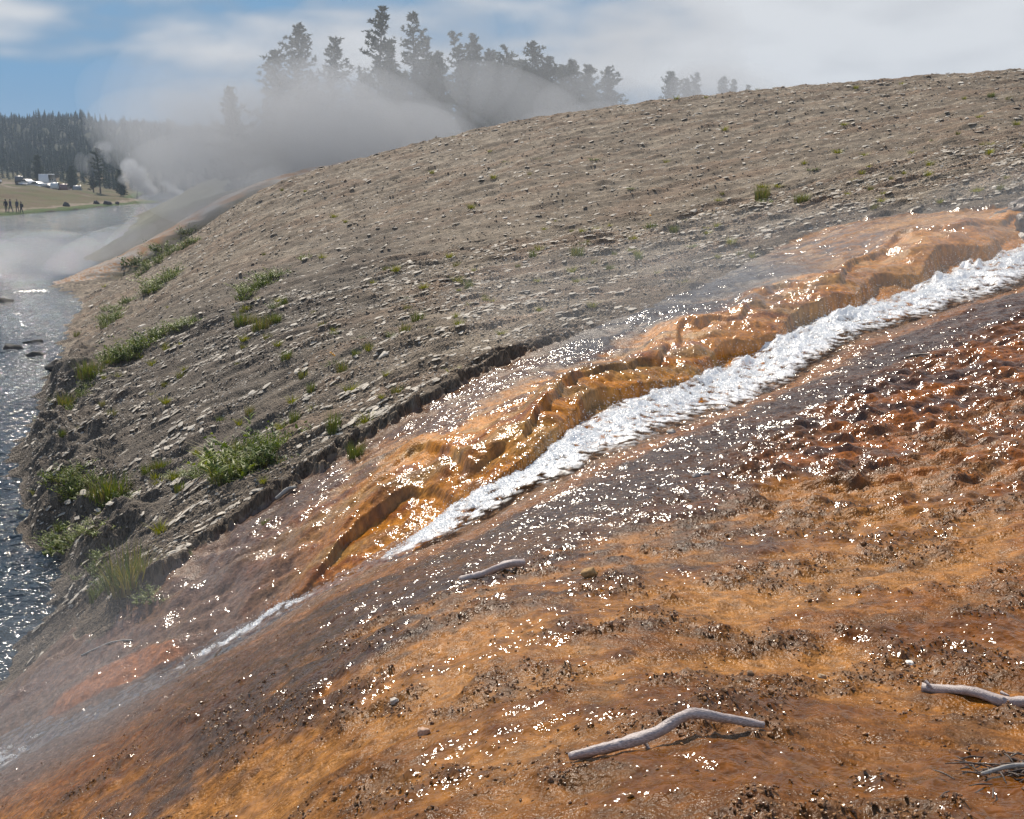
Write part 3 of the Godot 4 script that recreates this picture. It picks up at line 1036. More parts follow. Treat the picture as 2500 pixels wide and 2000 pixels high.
func car(at: Vector3, turn: float, paint: Color, style: String, label: String) -> void:
	var o := thing("parked_car", at, label, "car", "vehicles parked above the far bank")
	o.rotation.y = turn
	var key := "paint_%s" % label
	var m := mat(key, paint, 0.22, 0.5)
	m.clearcoat_enabled = true
	var wheels := [-1.35, 1.35]
	var half := 0.9
	var body := []
	var glass := []
	if style == "sedan":
		body = [[-2.2, 0.3], [-2.25, 0.65], [-2.1, 0.85], [-1.1, 0.95], [-0.45, 1.38], [0.65, 1.42], [1.45, 1.02], [2.15, 0.98], [2.25, 0.6], [2.15, 0.3]]
		glass = [[-1.0, 0.96], [-0.43, 1.33], [0.62, 1.37], [1.32, 1.0]]
	elif style == "suv":
		body = [[-2.2, 0.35], [-2.28, 0.8], [-2.15, 1.02], [-1.15, 1.1], [-0.6, 1.66], [1.75, 1.7], [2.15, 1.1], [2.22, 0.5], [2.15, 0.35]]
		glass = [[-1.08, 1.12], [-0.55, 1.6], [1.7, 1.63], [2.02, 1.12]]
	else:
		body = [[-3.6, 0.4], [-3.65, 1.0], [-3.45, 1.4], [-2.9, 2.3], [-2.9, 2.95], [3.6, 3.0], [3.65, 0.5], [3.55, 0.4]]
		glass = [[-3.4, 1.45], [-2.88, 2.25], [-1.6, 2.25], [-1.6, 1.45]]
		wheels = [-2.5, 2.2]
		half = 1.2
	part("body", extruded(body, half, 0.16), m, o)
	part("windows", extruded(glass, half * 1.008, 0.13), mats.car_glass, o)
	if style == "coach":
		for k in 2:
			var w := extruded([[-0.9, 1.55], [-0.9, 2.2], [0.7, 2.2], [0.7, 1.55]], half * 1.01, 0.13)
			part("window", w, mats.car_glass, o, Vector3(0, 0, 0.2 + k * 2.0))
	for z in wheels:
		for s in [-1.0, 1.0]:
			var w := CylinderMesh.new()
			w.top_radius = 0.33
			w.bottom_radius = 0.33
			w.height = 0.2
			w.radial_segments = 14
			var wheel := part("wheel", w, mats.tyre, o, Vector3(half * 0.88 * s, 0.33, z))
			wheel.rotation.z = PI / 2.0
			var hub := CylinderMesh.new()
			hub.top_radius = 0.19
			hub.bottom_radius = 0.19
			hub.height = 0.215
			hub.radial_segments = 10
			part("rim", hub, mats.steel, wheel)
	for s in [-1.0, 1.0]:
		var lens := SphereMesh.new()
		lens.radius = 0.12
		lens.height = 0.16
		lens.radial_segments = 8
		lens.rings = 4
		part("headlight", lens, mats.steel, o, Vector3(half * 0.72 * s, body[1][1] + 0.02, body[1][0] + 0.1))


# ---------- the far side ----------
func chain(points: Array, d: float) -> float:
	for k in points.size() - 1:
		if d <= points[k + 1][0]:
			return lerpf(points[k][1], points[k + 1][1], clampf((d - points[k][0]) / (points[k + 1][0] - points[k][0]), 0.0, 1.0))
	return points[-1][1]


const LEFT_SHORE := [[0, -58], [60, -62], [149, -67], [175, -66.3], [200, -67], [209, -65], [214, -65], [222, -74], [272, -88], [330, -104]]
const RIGHT_SHORE := [[120, -41], [150, -49], [176, -55], [217, -64.5], [272, -79.5], [330, -97]]
const RIDGE := [[-460, 33], [-330, 31], [-296, 30.5], [-278, 29.2], [-260, 30.4], [-246, 29.8], [-230, 26.8], [-215, 27.2], [-200, 25.6], [-150, 24.3], [-80, 24], [60, 26], [260, 26]]


func valley(x: float, z: float) -> float:
	var d := -z
	var n := soft.get_noise_2d(x * 0.05, z * 0.05)
	var left := chain(LEFT_SHORE, d) + soft.get_noise_2d(d * 0.15, 3.0) * 1.5 - x
	var right := x - chain(RIGHT_SHORE, d) if d > 146.0 else -1.0
	var h := -1.4
	if left > 0.0:
		h = 0.35 * smoothstep(0.0, 0.6, left) + minf(left, 38.0) * 0.085 + n * 1.0 * smoothstep(2.0, 14.0, left) - 0.2
	elif right > 0.0:
		h = minf(right * 0.13, 4.2) + n * smoothstep(2.0, 20.0, right) - 0.1
	elif left > -1.2:
		h = lerpf(-1.4, -0.15, 1.0 + left / 1.2)
	var top := chain(RIDGE, x * 650.0 / maxf(d, 300.0))
	var rise := smoothstep(285.0, 640.0, d)
	h = lerpf(maxf(h, lerpf(-1.4, 4.0, smoothstep(300.0, 330.0, d))) if d > 300.0 else h, top, rise * rise * 0.25 + rise * 0.75)
	if d > 320.0:
		h += n * 9.0 * smoothstep(320.0, 480.0, d) * (1.0 - smoothstep(560.0, 640.0, d))
	if d > 670.0:
		h -= (d - 670.0) * 0.12
	return h


func far_side() -> void:
	var v := PackedVector3Array()
	var c := PackedColorArray()
	var u := PackedVector2Array()
	var i := PackedInt32Array()
	var rows := PackedFloat32Array()
	var d := 96.0
	while d < 900.0:
		rows.append(d)
		d += 1.1 if d < 300.0 else 7.0
	var columns := 330
	for r in rows.size():
		var span := 150.0 if rows[r] < 300.0 else 150.0 + (rows[r] - 300.0) * 0.9
		for k in columns:
			# finer steps round the river banks
			var t := float(k) / (columns - 1) * 2.0 - 1.0
			var x := -75.0 + (t * 0.55 + t * t * t * 0.45) * span
			var z := -rows[r]
			var y := valley(x, z)
			v.append(Vector3(x, y, z))
			u.append(Vector2(x, z))
			var s := streak.get_noise_2d(x * 0.1, z * 0.2)
			var b := soft.get_noise_2d(x * 0.2, z * 0.2)
			var g := Color(0.17, 0.145, 0.055).lerp(Color(0.19, 0.13, 0.075), clampf(0.5 + b * 1.5 + s, 0.0, 1.0))
			g = g.lerp(Color(0.115, 0.135, 0.03), clampf(s * 1.6 + 0.15, 0.0, 0.8))
			var left := chain(LEFT_SHORE, rows[r]) - x
			if left > -0.5 and left < 2.4 + b * 2.0:
				g = Color(0.075, 0.13, 0.018)
			if left < 0.2:
				g = Color(0.07, 0.06, 0.045)
			# a worn path along the bank and up from the cars
			var trail := absf(left - 3.4 - s * 2.0 - smoothstep(205.0, 250.0, rows[r]) * 26.0)
			if trail < 0.9 and rows[r] < 262.0:
				g = Color(0.34, 0.27, 0.2)
			if rows[r] > 236.0 and rows[r] < 285.0 and left > 34.0:
				g = Color(0.15, 0.14, 0.13)
			if rows[r] > 330.0:
				g = Color(0.045, 0.055, 0.03)
			c.append(g)
	for r in rows.size() - 1:
		for k in columns - 1:
			var o := r * columns + k
			if v[o].y < -1.0 and v[o + 1].y < -1.0 and v[o + columns].y < -1.0 and v[o + columns + 1].y < -1.0:
				continue
			i.append_array(PackedInt32Array([o, o + columns, o + 1, o + 1, o + columns, o + columns + 1]))
	var st := SurfaceTool.new()
	st.create_from(mesh_of(v, PackedVector3Array(), i, c, u), 0)
	st.generate_normals()
	tag(part("valley_floor", st.commit(), mats.turf, self), "", "", "", "structure")


func forest() -> void:
	# the wooded ridge far behind reads as one mass
	var r := rnd(71)
	var v := PackedVector3Array()
	var c := PackedColorArray()
	for k in 46:
		var t := pow((k + r.randf()) / 46.0, 0.9)
		var a := k * 2.399
		var out := Vector3(cos(a), 0, sin(a))
		var reach := (1.0 - t) * 0.21 * r.randf_range(0.6, 1.3) + 0.012
		var p := Vector3.UP * (0.08 + t * 0.9)
		var side := out.cross(Vector3.UP) * reach * 0.5
		var g := Color(0.03, 0.045, 0.022) * r.randf_range(0.7, 1.5)
		v.append_array([p + Vector3.UP * 0.07, p + out * reach - side - Vector3.UP * 0.04, p + out * reach + side - Vector3.UP * 0.05])
		c.append_array([g, g, g])
	v.append_array([Vector3(-0.02, -0.1, 0), Vector3(0, 0.8, 0), Vector3(0.02, -0.1, 0)])
	for k in 3:
		c.append(Color(0.07, 0.055, 0.04))
	var mesh := leaves_mesh(v, c)
	var spots: Array[Transform3D] = []
	var tints := []
	while spots.size() < 14000:
		var d := 292.0 + 400.0 * pow(r.randf(), 0.8)
		var x := r.randf_range(-0.52, -0.10) * d
		if d < 340.0 and soft.get_noise_2d(x * 0.1, d * 0.1) < 0.05:
			continue
		var tall := r.randf_range(2.4, 4.6) * (1.6 if r.randf() < 0.04 else 1.0)
		spots.append(Transform3D(Basis(Vector3.UP, r.randf() * TAU).scaled(Vector3(tall * r.randf_range(0.9, 1.4), tall, tall * 1.1)), Vector3(x, valley(x, -d), -d)))
		var warm := clampf(soft.get_noise_2d(x * 0.12, d * 0.12) + r.randfn() * 0.15, 0.0, 0.6)
		tints.append(Color(1, 1, 1).lerp(Color(1.5, 1.15, 0.95), warm))
	many("far_forest", mesh, mats.needles, spots, tints, "dark conifer forest covering the far ridge")


# ---------- sky ----------
func sky_material() -> PanoramaSkyMaterial:
	var w := 2048
	var h := 1024
	var data := PackedFloat32Array()
	data.resize(w * h * 3)
	var big := noise(FastNoiseLite.TYPE_SIMPLEX_SMOOTH, 1.0, 12, 5)
	var wisp := noise(FastNoiseLite.TYPE_SIMPLEX_SMOOTH, 1.0, 5, 5)
	for y in h:
		var el := (0.5 - (y + 0.5) / h) * PI
		var deg := rad_to_deg(el)
		for x in w:
			var c: Color
			if deg < -1.0:
				c = Color(0.30, 0.29, 0.28)
			else:
				var az := (x + 0.5) / w * TAU
				# cloud sheets drawn out along the horizon, more open close to it
				var ring := Vector2(sin(az), -cos(az))
				var far := 1.0 / (sin(maxf(el, 0.0)) + 0.12)
				var p := ring * far
				var sheet := big.get_noise_3d(p.x * 0.42 + 3.1, deg * 0.05, p.y * 0.42)
				var thin := wisp.get_noise_3d(ring.x * 7.0, deg * 0.55, ring.y * 7.0)
				var lobe := sin(az - 0.30) * 0.5 + 0.5 * sin(az * 3.0 - 1.0) * 0.35
				var amount := 0.52 + sheet * 0.9 + thin * 0.55 + lobe * 0.5 + smoothstep(3.0, 6.5, deg) * 0.42 - smoothstep(12.0, 40.0, deg) * 0.7 - (1.0 - smoothstep(3.6, 5.4, deg)) * 0.75 * (1.0 - smoothstep(-0.38, -0.12, lobe))
				amount = smoothstep(0.1, 0.95, amount)
				var blue := Color(0.17, 0.37, 0.60).lerp(Color(0.085, 0.20, 0.44), clampf(deg / 45.0, 0.0, 1.0))
				blue = blue.lerp(Color(0.12, 0.33, 0.58), smoothstep(2.0, 5.0, deg) * (1.0 - smoothstep(5.0, 20.0, deg)))
				var bright := Color(0.80, 0.83, 0.87).lerp(Color(0.58, 0.61, 0.66), clampf(0.5 - sheet * 1.0 - thin * 0.7, 0.0, 1.0))
				c = blue.lerp(bright, amount)
			var o := (y * w + x) * 3
			data[o] = c.r
			data[o + 1] = c.g
			data[o + 2] = c.b
		if deg < -1.0 and y < h - 1:
			# below the horizon the rows are alike
			var row := data.slice(y * w * 3, (y + 1) * w * 3)
			var rest := data.slice(0, (y + 1) * w * 3)
			for k in range(y + 1, h):
				rest.append_array(row)
			data = rest
			break
	var im := Image.create_from_data(w, h, false, Image.FORMAT_RGBF, data.to_byte_array())
	var m := PanoramaSkyMaterial.new()
	m.panorama = ImageTexture.create_from_image(im)
	return m


func _ready() -> void:
	# ----- camera -----
	var camera := Camera3D.new()
	camera.name = "camera"
	camera.position = Vector3(0, 6, 0)
	camera.rotation_degrees = Vector3(-12.04, 0, 0)
	camera.fov = 40.0
	camera.near = 0.1
	camera.far = 3000.0
	add_child(camera)
	camera.current = true
	# ----- sky, exposure, haze -----
	var sky := Sky.new()
	sky.sky_material = sky_material()
	var env := Environment.new()
	env.background_mode = Environment.BG_SKY
	env.sky = sky
	env.background_energy_multiplier = 0.74
	env.ambient_light_source = Environment.AMBIENT_SOURCE_SKY
	env.tonemap_mode = Environment.TONE_MAPPER_LINEAR
	env.tonemap_exposure = 1.22
	env.sdfgi_enabled = true
	env.ssao_enabled = true
	env.ssil_enabled = true
	env.volumetric_fog_enabled = true
	env.volumetric_fog_density = 0.0
	env.fog_enabled = true
	env.fog_density = 0.0005
	env.fog_light_color = Color(0.80, 0.87, 0.95)
	var around := WorldEnvironment.new()
	around.name = "surroundings"
	around.environment = env
	add_child(around)
	# ----- sun: high, ahead and a little to the left -----
	var sun := DirectionalLight3D.new()
	sun.name = "sun"
	sun.light_energy = 1.6
	sun.light_color = Color(1.0, 0.955, 0.89)
	sun.light_angular_distance = 0.5
	sun.shadow_enabled = true
	sun.rotation_degrees = Vector3(-47.0, 202.0, 0)
	add_child(sun)
	# ----- noises and tables -----
	soft = noise(FastNoiseLite.TYPE_SIMPLEX_SMOOTH, 1.0, 3, 3)
	calm = noise(FastNoiseLite.TYPE_SIMPLEX_SMOOTH, 1.0, 27, 1)
	fine = noise(FastNoiseLite.TYPE_SIMPLEX, 1.0, 9, 2)
	streak = noise(FastNoiseLite.TYPE_SIMPLEX_SMOOTH, 1.0, 21, 3)
	ridge = noise(FastNoiseLite.TYPE_SIMPLEX, 1.0, 33, 3)
	t_stream = table(STREAM, 1)
	t_width = table(STREAM, 2)
	t_foam = table(STREAM, 3)
	t_wet = table(WET_EDGE, 1)
	make_materials()
	survey()
	print("surveyed ", Time.get_ticks_msec())
	# ----- the land -----
	belt(1.6, 17.0, 0.024, func(d: float) -> float: return maxf(-8.5, -0.62 * d - 1.2), func(d: float) -> float: return 0.55 * d + 1.2)
	print("near belt ", Time.get_ticks_msec())
	belt(16.98, 31.0, 0.05, func(d: float) -> float: return maxf(-13.0, -0.55 * d - 1.0), func(d: float) -> float: return 0.55 * d + 1.0)
	belt(30.9, 62.0, 0.11, func(d: float) -> float: return maxf(-28.0, -0.52 * d - 1.0), func(d: float) -> float: return 0.52 * d + 1.0)
	belt(61.8, 158.0, 0.5, func(_d: float) -> float: return -62.0, func(_d: float) -> float: return 38.0)
	print("belts ", Time.get_ticks_msec())
	far_side()
	print("far side ", Time.get_ticks_msec())
	# ----- water -----
	water(7.0, 42.0, 0.07, -21.0, -4.6)
	water(42.0, 112.0, 0.22, -70.0, -9.0)
	water(112.0, 345.0, 0.8, -115.0, -34.0)
	white_water(9.6, -7.3, "white torrent of hot water rushing down the orange channel, broken into splashes lower down", 5)
	print("water ", Time.get_ticks_msec())
	near_things()
	print("near ", Time.get_ticks_msec())
	plants()
	print("plants ", Time.get_ticks_msec())
	trees()
	print("trees ", Time.get_ticks_msec())
	forest()
	across_the_river()
	steam()
	print("done ", Time.get_ticks_msec())


func make_materials() -> void:
	var bumps := grain(1024, 0.019, 8, 2, 0.0, 1.0)
	var wet := tinted("wet", 0.20, 0.42)
	wet.albedo_texture = grain(512, 0.02, 4, 5, 0.68, 1.0)
	wet.heightmap_enabled = true
	wet.heightmap_texture = bumps
	wet.heightmap_scale = 0.62
	wet.roughness_texture = grain(512, 0.006, 14, 3, 0.4, 1.0)
	wet.uv1_scale = Vector3(1.2, 1.2, 1.0)
	var damp := wet.duplicate()
	damp.resource_name = "damp_mat"
	damp.roughness = 0.52
	damp.heightmap_texture = grain(1024, 0.03, 28, 4, 0.0, 1.0)
	damp.heightmap_scale = 0.8
	damp.metallic_specular = 0.3
	mats.mat = damp
	var gravel := tinted("gravel", 0.85, 0.4)
	gravel.albedo_texture = grain(1024, 0.06, 5, 4, 0.45, 1.0)
	gravel.heightmap_enabled = true
	gravel.heightmap_texture = grain(1024, 0.06, 5, 4, 0.0, 1.0)
	gravel.heightmap_scale = 2.5
	gravel.uv1_scale = Vector3(0.45, 0.45, 1.0)
	var river := mat("river", Color(0.015, 0.026, 0.038), 0.08, 0.25)
	river.heightmap_enabled = true
	river.heightmap_texture = grain(512, 0.02, 6, 4, 0.0, 1.0)
	river.heightmap_scale = 8.0
	river.uv1_scale = Vector3(0.22, 0.35, 1.0)
	var foam := tinted("foam", 0.4, 0.5)
	foam.transparency = BaseMaterial3D.TRANSPARENCY_ALPHA
	foam.backlight_enabled = true
	foam.backlight = Color(0.35, 0.35, 0.35)
	mat("spray", Color(0.9, 0.92, 0.93), 0.1, 0.6)
	mat("bark", Color(0.09, 0.07, 0.055), 0.95, 0.3)
	tinted("bark_tint", 0.95, 0.3)
	var needles := tinted("needles", 0.7, 0.4)
	needles.backlight_enabled = true
	needles.backlight = Color(0.25, 0.28, 0.12)
	var leaf := tinted("leaf", 0.55, 0.5)
	leaf.backlight_enabled = true
	leaf.backlight = Color(0.7, 0.75, 0.35)
	var turf := tinted("turf", 0.95, 0.3)
	turf.albedo_texture = grain(512, 0.05, 18, 4, 0.5, 1.0)
	turf.uv1_scale = Vector3(0.12, 0.12, 1)
	tinted("cloth", 0.9, 0.3)
	tinted("crumb", 0.22, 0.5)
	tinted("stone", 0.8, 0.4)
	var crust := tinted("crust", 0.3, 0.5)
	crust.heightmap_enabled = true
	crust.heightmap_texture = wet.heightmap_texture
	crust.heightmap_scale = 0.5
	crust.uv1_triplanar = true
	crust.uv1_scale = Vector3(2, 2, 2)
	mat("car_glass", Color(0.02, 0.025, 0.03), 0.06, 0.6)
	mat("tyre", Color(0.02, 0.02, 0.02), 0.9, 0.3)
	var steel := mat("steel", Color(0.6, 0.6, 0.62), 0.25, 0.5)
	steel.metallic = 0.8
	var wood := mat("driftwood", Color(0.74, 0.63, 0.60), 0.5, 0.5)
	wood.albedo_texture = grain(256, 0.04, 44, 4, 0.5, 1.0)
	wood.heightmap_enabled = true
	wood.heightmap_texture = wood.albedo_texture
	wood.heightmap_scale = 0.4
	wood.uv1_triplanar = true
	wood.uv1_scale = Vector3(5, 22, 22)
	var old := wood.duplicate()
	old.resource_name = "dark_driftwood"
	old.albedo_color = Color(0.17, 0.125, 0.10).linear_to_srgb()
	mats.dark_wood = old
	var pale := wood.duplicate()
	pale.resource_name = "bleached_wood"
	pale.albedo_color = Color(0.55, 0.52, 0.48).linear_to_srgb()
	mats.pale_wood = pale
	var film := StandardMaterial3D.new()
	film.resource_name = "running_water"
	film.transparency = BaseMaterial3D.TRANSPARENCY_ALPHA
	film.albedo_color = Color(0.35, 0.28, 0.22, 0.22)
	film.roughness = 0.04
	mats.film = film


func near_things() -> void:
	# ----- running water in the slack part of the channel -----
	var v := PackedVector3Array()
	var i := PackedInt32Array()
	var columns := 40
	var rows := 260
	for r in rows:
		var x := -0.9 - r * 0.022
		var w := 0.34 + 0.16 * smoothstep(-2.0, -5.0, x) + 0.1 * soft.get_noise_2d(x * 1.5, 8.0)
		for k in columns:
			var s := -1.0 + 2.0 * k / (columns - 1)
			var z := look(t_stream, x) - 0.12 + s * w * 1.6
			v.append(Vector3(x, base(x, z) - 0.055 - 0.05 * s * s + soft.get_noise_2d(x * 4.0, z * 7.0) * 0.018 + fine.get_noise_2d(x * 9.0, z * 16.0) * 0.008, z))
			if r < rows - 1 and k < columns - 1:
				var o := r * columns + k
				i.append_array(PackedInt32Array([o, o + columns, o + 1, o + 1, o + columns, o + columns + 1]))
	var st := SurfaceTool.new()
	st.create_from(mesh_of(v, PackedVector3Array(), i), 0)
	st.generate_normals()
	tag(part("stream", st.commit(), mats.film, self), "", "", "", "structure")
	# ----- dark rock where the torrent comes into view: x, z, long, deep, tall, turn -----
	var shelves := [[9.0, -19.0, 1.0, 0.4, 0.34, 0.5, "dark wet rock ledge at the top of the torrent"], [9.3, -20.4, 0.9, 0.35, 0.2, 0.4, "second dark ledge above the torrent's source"]]
	var n := 0
	for s in shelves:
		var o := part("rock_ledge", crusted(lump(300 + n, 0.45, 1.0, 4, 1.2), n), mats.crust, self, Vector3(s[0], base(s[0], s[1]) - s[4] * 0.28, s[1]))
		o.rotation = Vector3(0.04, s[5], 0.25)
		o.scale = Vector3(s[2], s[4], s[3] * 1.3)
		tag(o, s[6], "rock", "dark ledges at the torrent's head")
		n += 1
	# ----- sticks -----
	stick([[0.2, -3.62, 0.035], [0.36, -3.62, 0.045], [0.50, -3.63, 0.06], [0.60, -3.66, 0.085], [0.66, -3.68, 0.09], [0.74, -3.68, 0.07], [0.90, -3.70, 0.025]], [0.014, 0.019, 0.021, 0.02, 0.019, 0.017, 0.012], mats.driftwood, "bent bleached stick with a kink, lying in the right foreground", [[0.47, -3.64, 0.02, -0.03, 0.05]])
	stick([[1.69, -4.3, 0.03], [1.74, -4.27, 0.035], [1.84, -4.17, 0.03], [1.95, -4.1, 0.03], [2.25, -4.0, 0.03]], [0.022, 0.02, 0.021, 0.021, 0.02], mats.driftwood, "straight bleached branch with a dark stub end, at the right edge", [[1.93, -4.11, 0.05, 0.0, 0.03], [1.70, -4.29, 0.05, -0.02, 0.03]])
	stick([[-0.35, -7.15, 0.02], [-0.19, -7.1, 0.03], [-0.03, -7.05, 0.04], [0.08, -7.08, 0.05]], [0.021, 0.023, 0.024, 0.026], mats.driftwood, "short grey-brown stick lying across the wet film", [])
	stick([[4.36, -12.3, 0.03], [4.45, -12.1, 0.03], [4.55, -11.9, 0.02]], [0.012, 0.014, 0.01], mats.dark_wood, "small dark twig among the orange lumps at upper right", [])
	stick([[1.45, -3.16, 0.03], [1.58, -3.2, 0.04], [1.75, -3.22, 0.03]], [0.006, 0.008, 0.005], mats.pale_wood, "pale thin twig on the dark litter in the bottom right corner", [])
	stick([[-2.85, -13.05, 0.05], [-2.7, -13.1, 0.06], [-2.6, -13.05, 0.06]], [0.02, 0.03, 0.015], mats.pale_wood, "pale weathered root stub on the scarp above the runoff", [])
	stick([[-4.6, -11.2, 0.02], [-4.2, -11.05, 0.03], [-3.95, -10.95, 0.02]], [0.008, 0.01, 0.007], mats.pale_wood, "thin pale stick beside the runoff near the river", [])
	# ----- dark twigs washed together in the bottom right corner -----
	var heap := SurfaceTool.new()
	var tr := rnd(64)
	for k in 90:
		var x := 1.62 + tr.randfn() * 0.13
		var z := -3.22 + tr.randfn() * 0.09
		var way := Vector3(cos(k * 0.7), tr.randfn() * 0.12, sin(k * 0.7) * 0.6) * tr.randf_range(0.02, 0.09)
		var at := on_ground(x, z) + Vector3.UP * tr.randf_range(0.0, 0.02)
		heap.append_from(tube([at - way, at + Vector3.UP * 0.004, at + way], [0.002, 0.003, 0.0015], 5, k), 0, Transform3D())
	tag(part("twig_litter", heap.commit(), mats.dark_wood, self), "dark twig litter washed together in the bottom right corner", "litter", "", "stuff")
	# ----- single stones -----
	var r := rnd(40)
	var stones := [
		[0.47, -6.45, 0.045, 0.9, Color(0.34, 0.21, 0.09), "upright tan stone right of the short grey-brown stick"],
		[1.77, -4.66, 0.028, 0.5, Color(0.75, 0.7, 0.62), "white chip of rock above the straight bleached branch"],
		[1.02, -4.48, 0.022, 1.1, Color(0.16, 0.10, 0.06), "small dark brown pebble standing on the brown mat"],
		[1.37, -4.62, 0.022, 0.8, Color(0.40, 0.30, 0.2), "small rounded tan pebble left of the white chip"],
		[1.58, -10.85, 0.06, 0.5, Color(0.33, 0.31, 0.29), "pale grey pebble just below the white torrent"],
		[1.51, -8.9, 0.045, 0.6, Color(0.24, 0.22, 0.21), "rounded dark grey pebble in the grey wet film"],
		[1.60, -8.92, 0.035, 0.5, Color(0.36, 0.34, 0.32), "lighter grey pebble touching a dark one in the wet film"],
		[-0.56, -4.95, 0.03, 0.5, Color(0.42, 0.38, 0.34), "flat pale pebble at lower left of the loose crust"],
		[-0.38, -4.4, 0.032, 0.8, Color(0.42, 0.28, 0.2), "pinkish speckled pebble below the flat pale one"],
		[-2.1, -18.2, 0.12, 0.35, Color(0.5, 0.46, 0.4), "large pale flake on the lower gravel slope"]]
	for s in stones:
		var mesh := lump(r.randi() % 999, 0.5, s[3], 2)
		var o := part("stone", coloured(mesh, s[4], 0.3), mats.stone, self)
		o.transform = Transform3D(lying(s[0], s[1], r.randf() * TAU, 0.1).scaled_local(Vector3.ONE * s[2]), on_ground(s[0], s[1], -s[2] * s[3] * 0.45))
		tag(o, s[5], "stone", "loose stones on the runoff")
	# ----- flakes of sinter on the dome, the largest one by one -----
	var flakes: Array[ArrayMesh] = []
	for k in 6:
		flakes.append(coloured(lump(60 + k, 0.6, 0.28, 1), Color(0.46, 0.42, 0.36) * (0.75 + 0.1 * k), 0.25))
	for k in 220:
		var p := dome_spot(r, k < 90)
		var s := r.randf_range(0.04, 0.11) * (1.0 + maxf(0.0, -p.z - 20.0) * 0.015)
		var o := part("rock_flake", flakes[r.randi() % 6], mats.stone, self)
		o.transform = Transform3D(lying(p.x, p.z, r.randf() * TAU, 0.12).scaled_local(Vector3(s, s * r.randf_range(0.7, 1.3), s)), p + Vector3.UP * s * 0.08)
		tag(o, "pale flat flake of sinter lying loose on the dry gravel slope", "rock", "sinter flakes on the gravel slope")
	# ----- gravel -----
	var chips: Array = [[], [], []]
	var tints: Array = [[], [], []]
	for k in 90000:
		var p := dome_spot(r, k % 3 > 0)
		var s := r.randf_range(0.008, 0.03) * (1.0 + maxf(0.0, -p.z - 18.0) * 0.022)
		if r.randf() < 0.05:
			s *= 1.8
		var g := k % 3
		chips[g].append(Transform3D(lying(p.x, p.z, r.randf() * TAU, 0.35).scaled_local(Vector3(s, s * r.randf_range(0.8, 1.6), s)), p + Vector3.UP * s * 0.1))
		var pale := r.randf()
		tints[g].append(seen_color * r.randf_range(0.6, 1.25) if pale < 0.6 else seen_color.lerp(Color(0.58, 0.53, 0.45), 0.7))
	for g in 3:
		var spots: Array[Transform3D] = []
		spots.assign(chips[g])
		many("gravel", lump(80 + g, 0.6, 0.32, 0), mats.stone, spots, tints[g], "")
	# ----- smaller flakes weathering out along the beds -----
	var thin: Array[Transform3D] = []
	var thin_tints := []
	while thin.size() < 5200:
		var p := dome_spot(r, thin.size() % 5 < 3)
		if streak.get_noise_2d(p.x * 0.28 + p.z * 0.1, p.z * 1.5) + soft.get_noise_2d(p.x * 0.4 + 8.0, p.z * 0.4) * 0.7 < 0.1 + r.randfn() * 0.1:
			continue
		var s := r.randf_range(0.025, 0.075) * (1.0 + maxf(0.0, -p.z - 20.0) * 0.015)
		thin.append(Transform3D(lying(p.x, p.z, r.randf() * TAU, 0.1).scaled_local(Vector3(s * r.randf_range(1.0, 1.7), s, s)), p + Vector3.UP * s * 0.07))
		thin_tints.append(Color(0.42, 0.38, 0.32) * r.randf_range(0.7, 1.35))
	many("sinter_chips", lump(61, 0.6, 0.22, 1), mats.stone, thin, thin_tints, "thin pale sinter chips weathering out along the beds of the dome")
	# ----- crumbs of crust on the wet mat -----
	var crumbs: Array[Transform3D] = []
	var crumb_tints := []
	var tries := 0
	while crumbs.size() < 20000 and tries < 110000:
		tries += 1
		var d := 2.2 + 8.0 * pow(r.randf(), 1.2)
		var x := r.randf_range(-0.55, 0.55) * d
		var z := -d
		var lies := soft.get_noise_2d(x * 1.1 - 20.0, z * 1.6) + soft.get_noise_2d(x * 3.1 + 40.0, z * 3.1) * 0.4
		if lies + r.randfn() * 0.06 < 0.16 or (z - look(t_stream, x)) * 0.8 < 2.4:
			if r.randf() > 0.025:
				continue
		var s := r.randf_range(0.002, 0.008)
		if r.randf() < 0.05:
			s *= 1.8
		crumbs.append(Transform3D(lying(x, z, r.randf() * TAU, 0.5).scaled_local(Vector3(s * 1.4, s, s)), on_ground(x, z, -s * 0.2)))
		crumb_tints.append(Color(0.12, 0.06, 0.03).lerp(Color(0.38, 0.2, 0.08), r.randf() ** 1.5))
	many("crust_crumbs", lump(95, 0.9, 0.7, 1), mats.crumb, crumbs, crumb_tints, "loose dark crumbs of wet crust scattered on the orange mat")
	# ----- rocks at the water's edge -----
	for s in [[-13.75, -34.0, 0.4, 0.1, "dark round boulder at the river's edge below the green band"], [-15.7, -36.7, 0.4, -0.12, "low wet rock in the shallows beyond the dark boulder"], [-17.2, -38.3, 0.45, -0.18, "flat rock just breaking the river surface at the left edge"], [-17.1, -39.6, 0.35, -0.12, "small wet rock farther out in the river"], [-23.6, -52.1, 0.5, -0.2, "dark flat rock in the river below the second runoff's mouth"]]:
		var o := part("boulder", coloured(lump(r.randi() % 999, 0.5, 0.7, 2), Color(0.035, 0.032, 0.03), 0.2), mats.stone, self, Vector3(s[0], s[3], s[1]))
		o.scale = Vector3(s[2] * 1.2, s[2], s[2])
		tag(o, s[4], "boulder", "rocks in the river margin")
	foam_patch(-23.9, -56.2, 1.0, 0.6, "white foam on the river where the second runoff enters")
	foam_patch(-6.75, -12.3, 0.75, 0.5, "white foam on the river at the left edge below the bank")


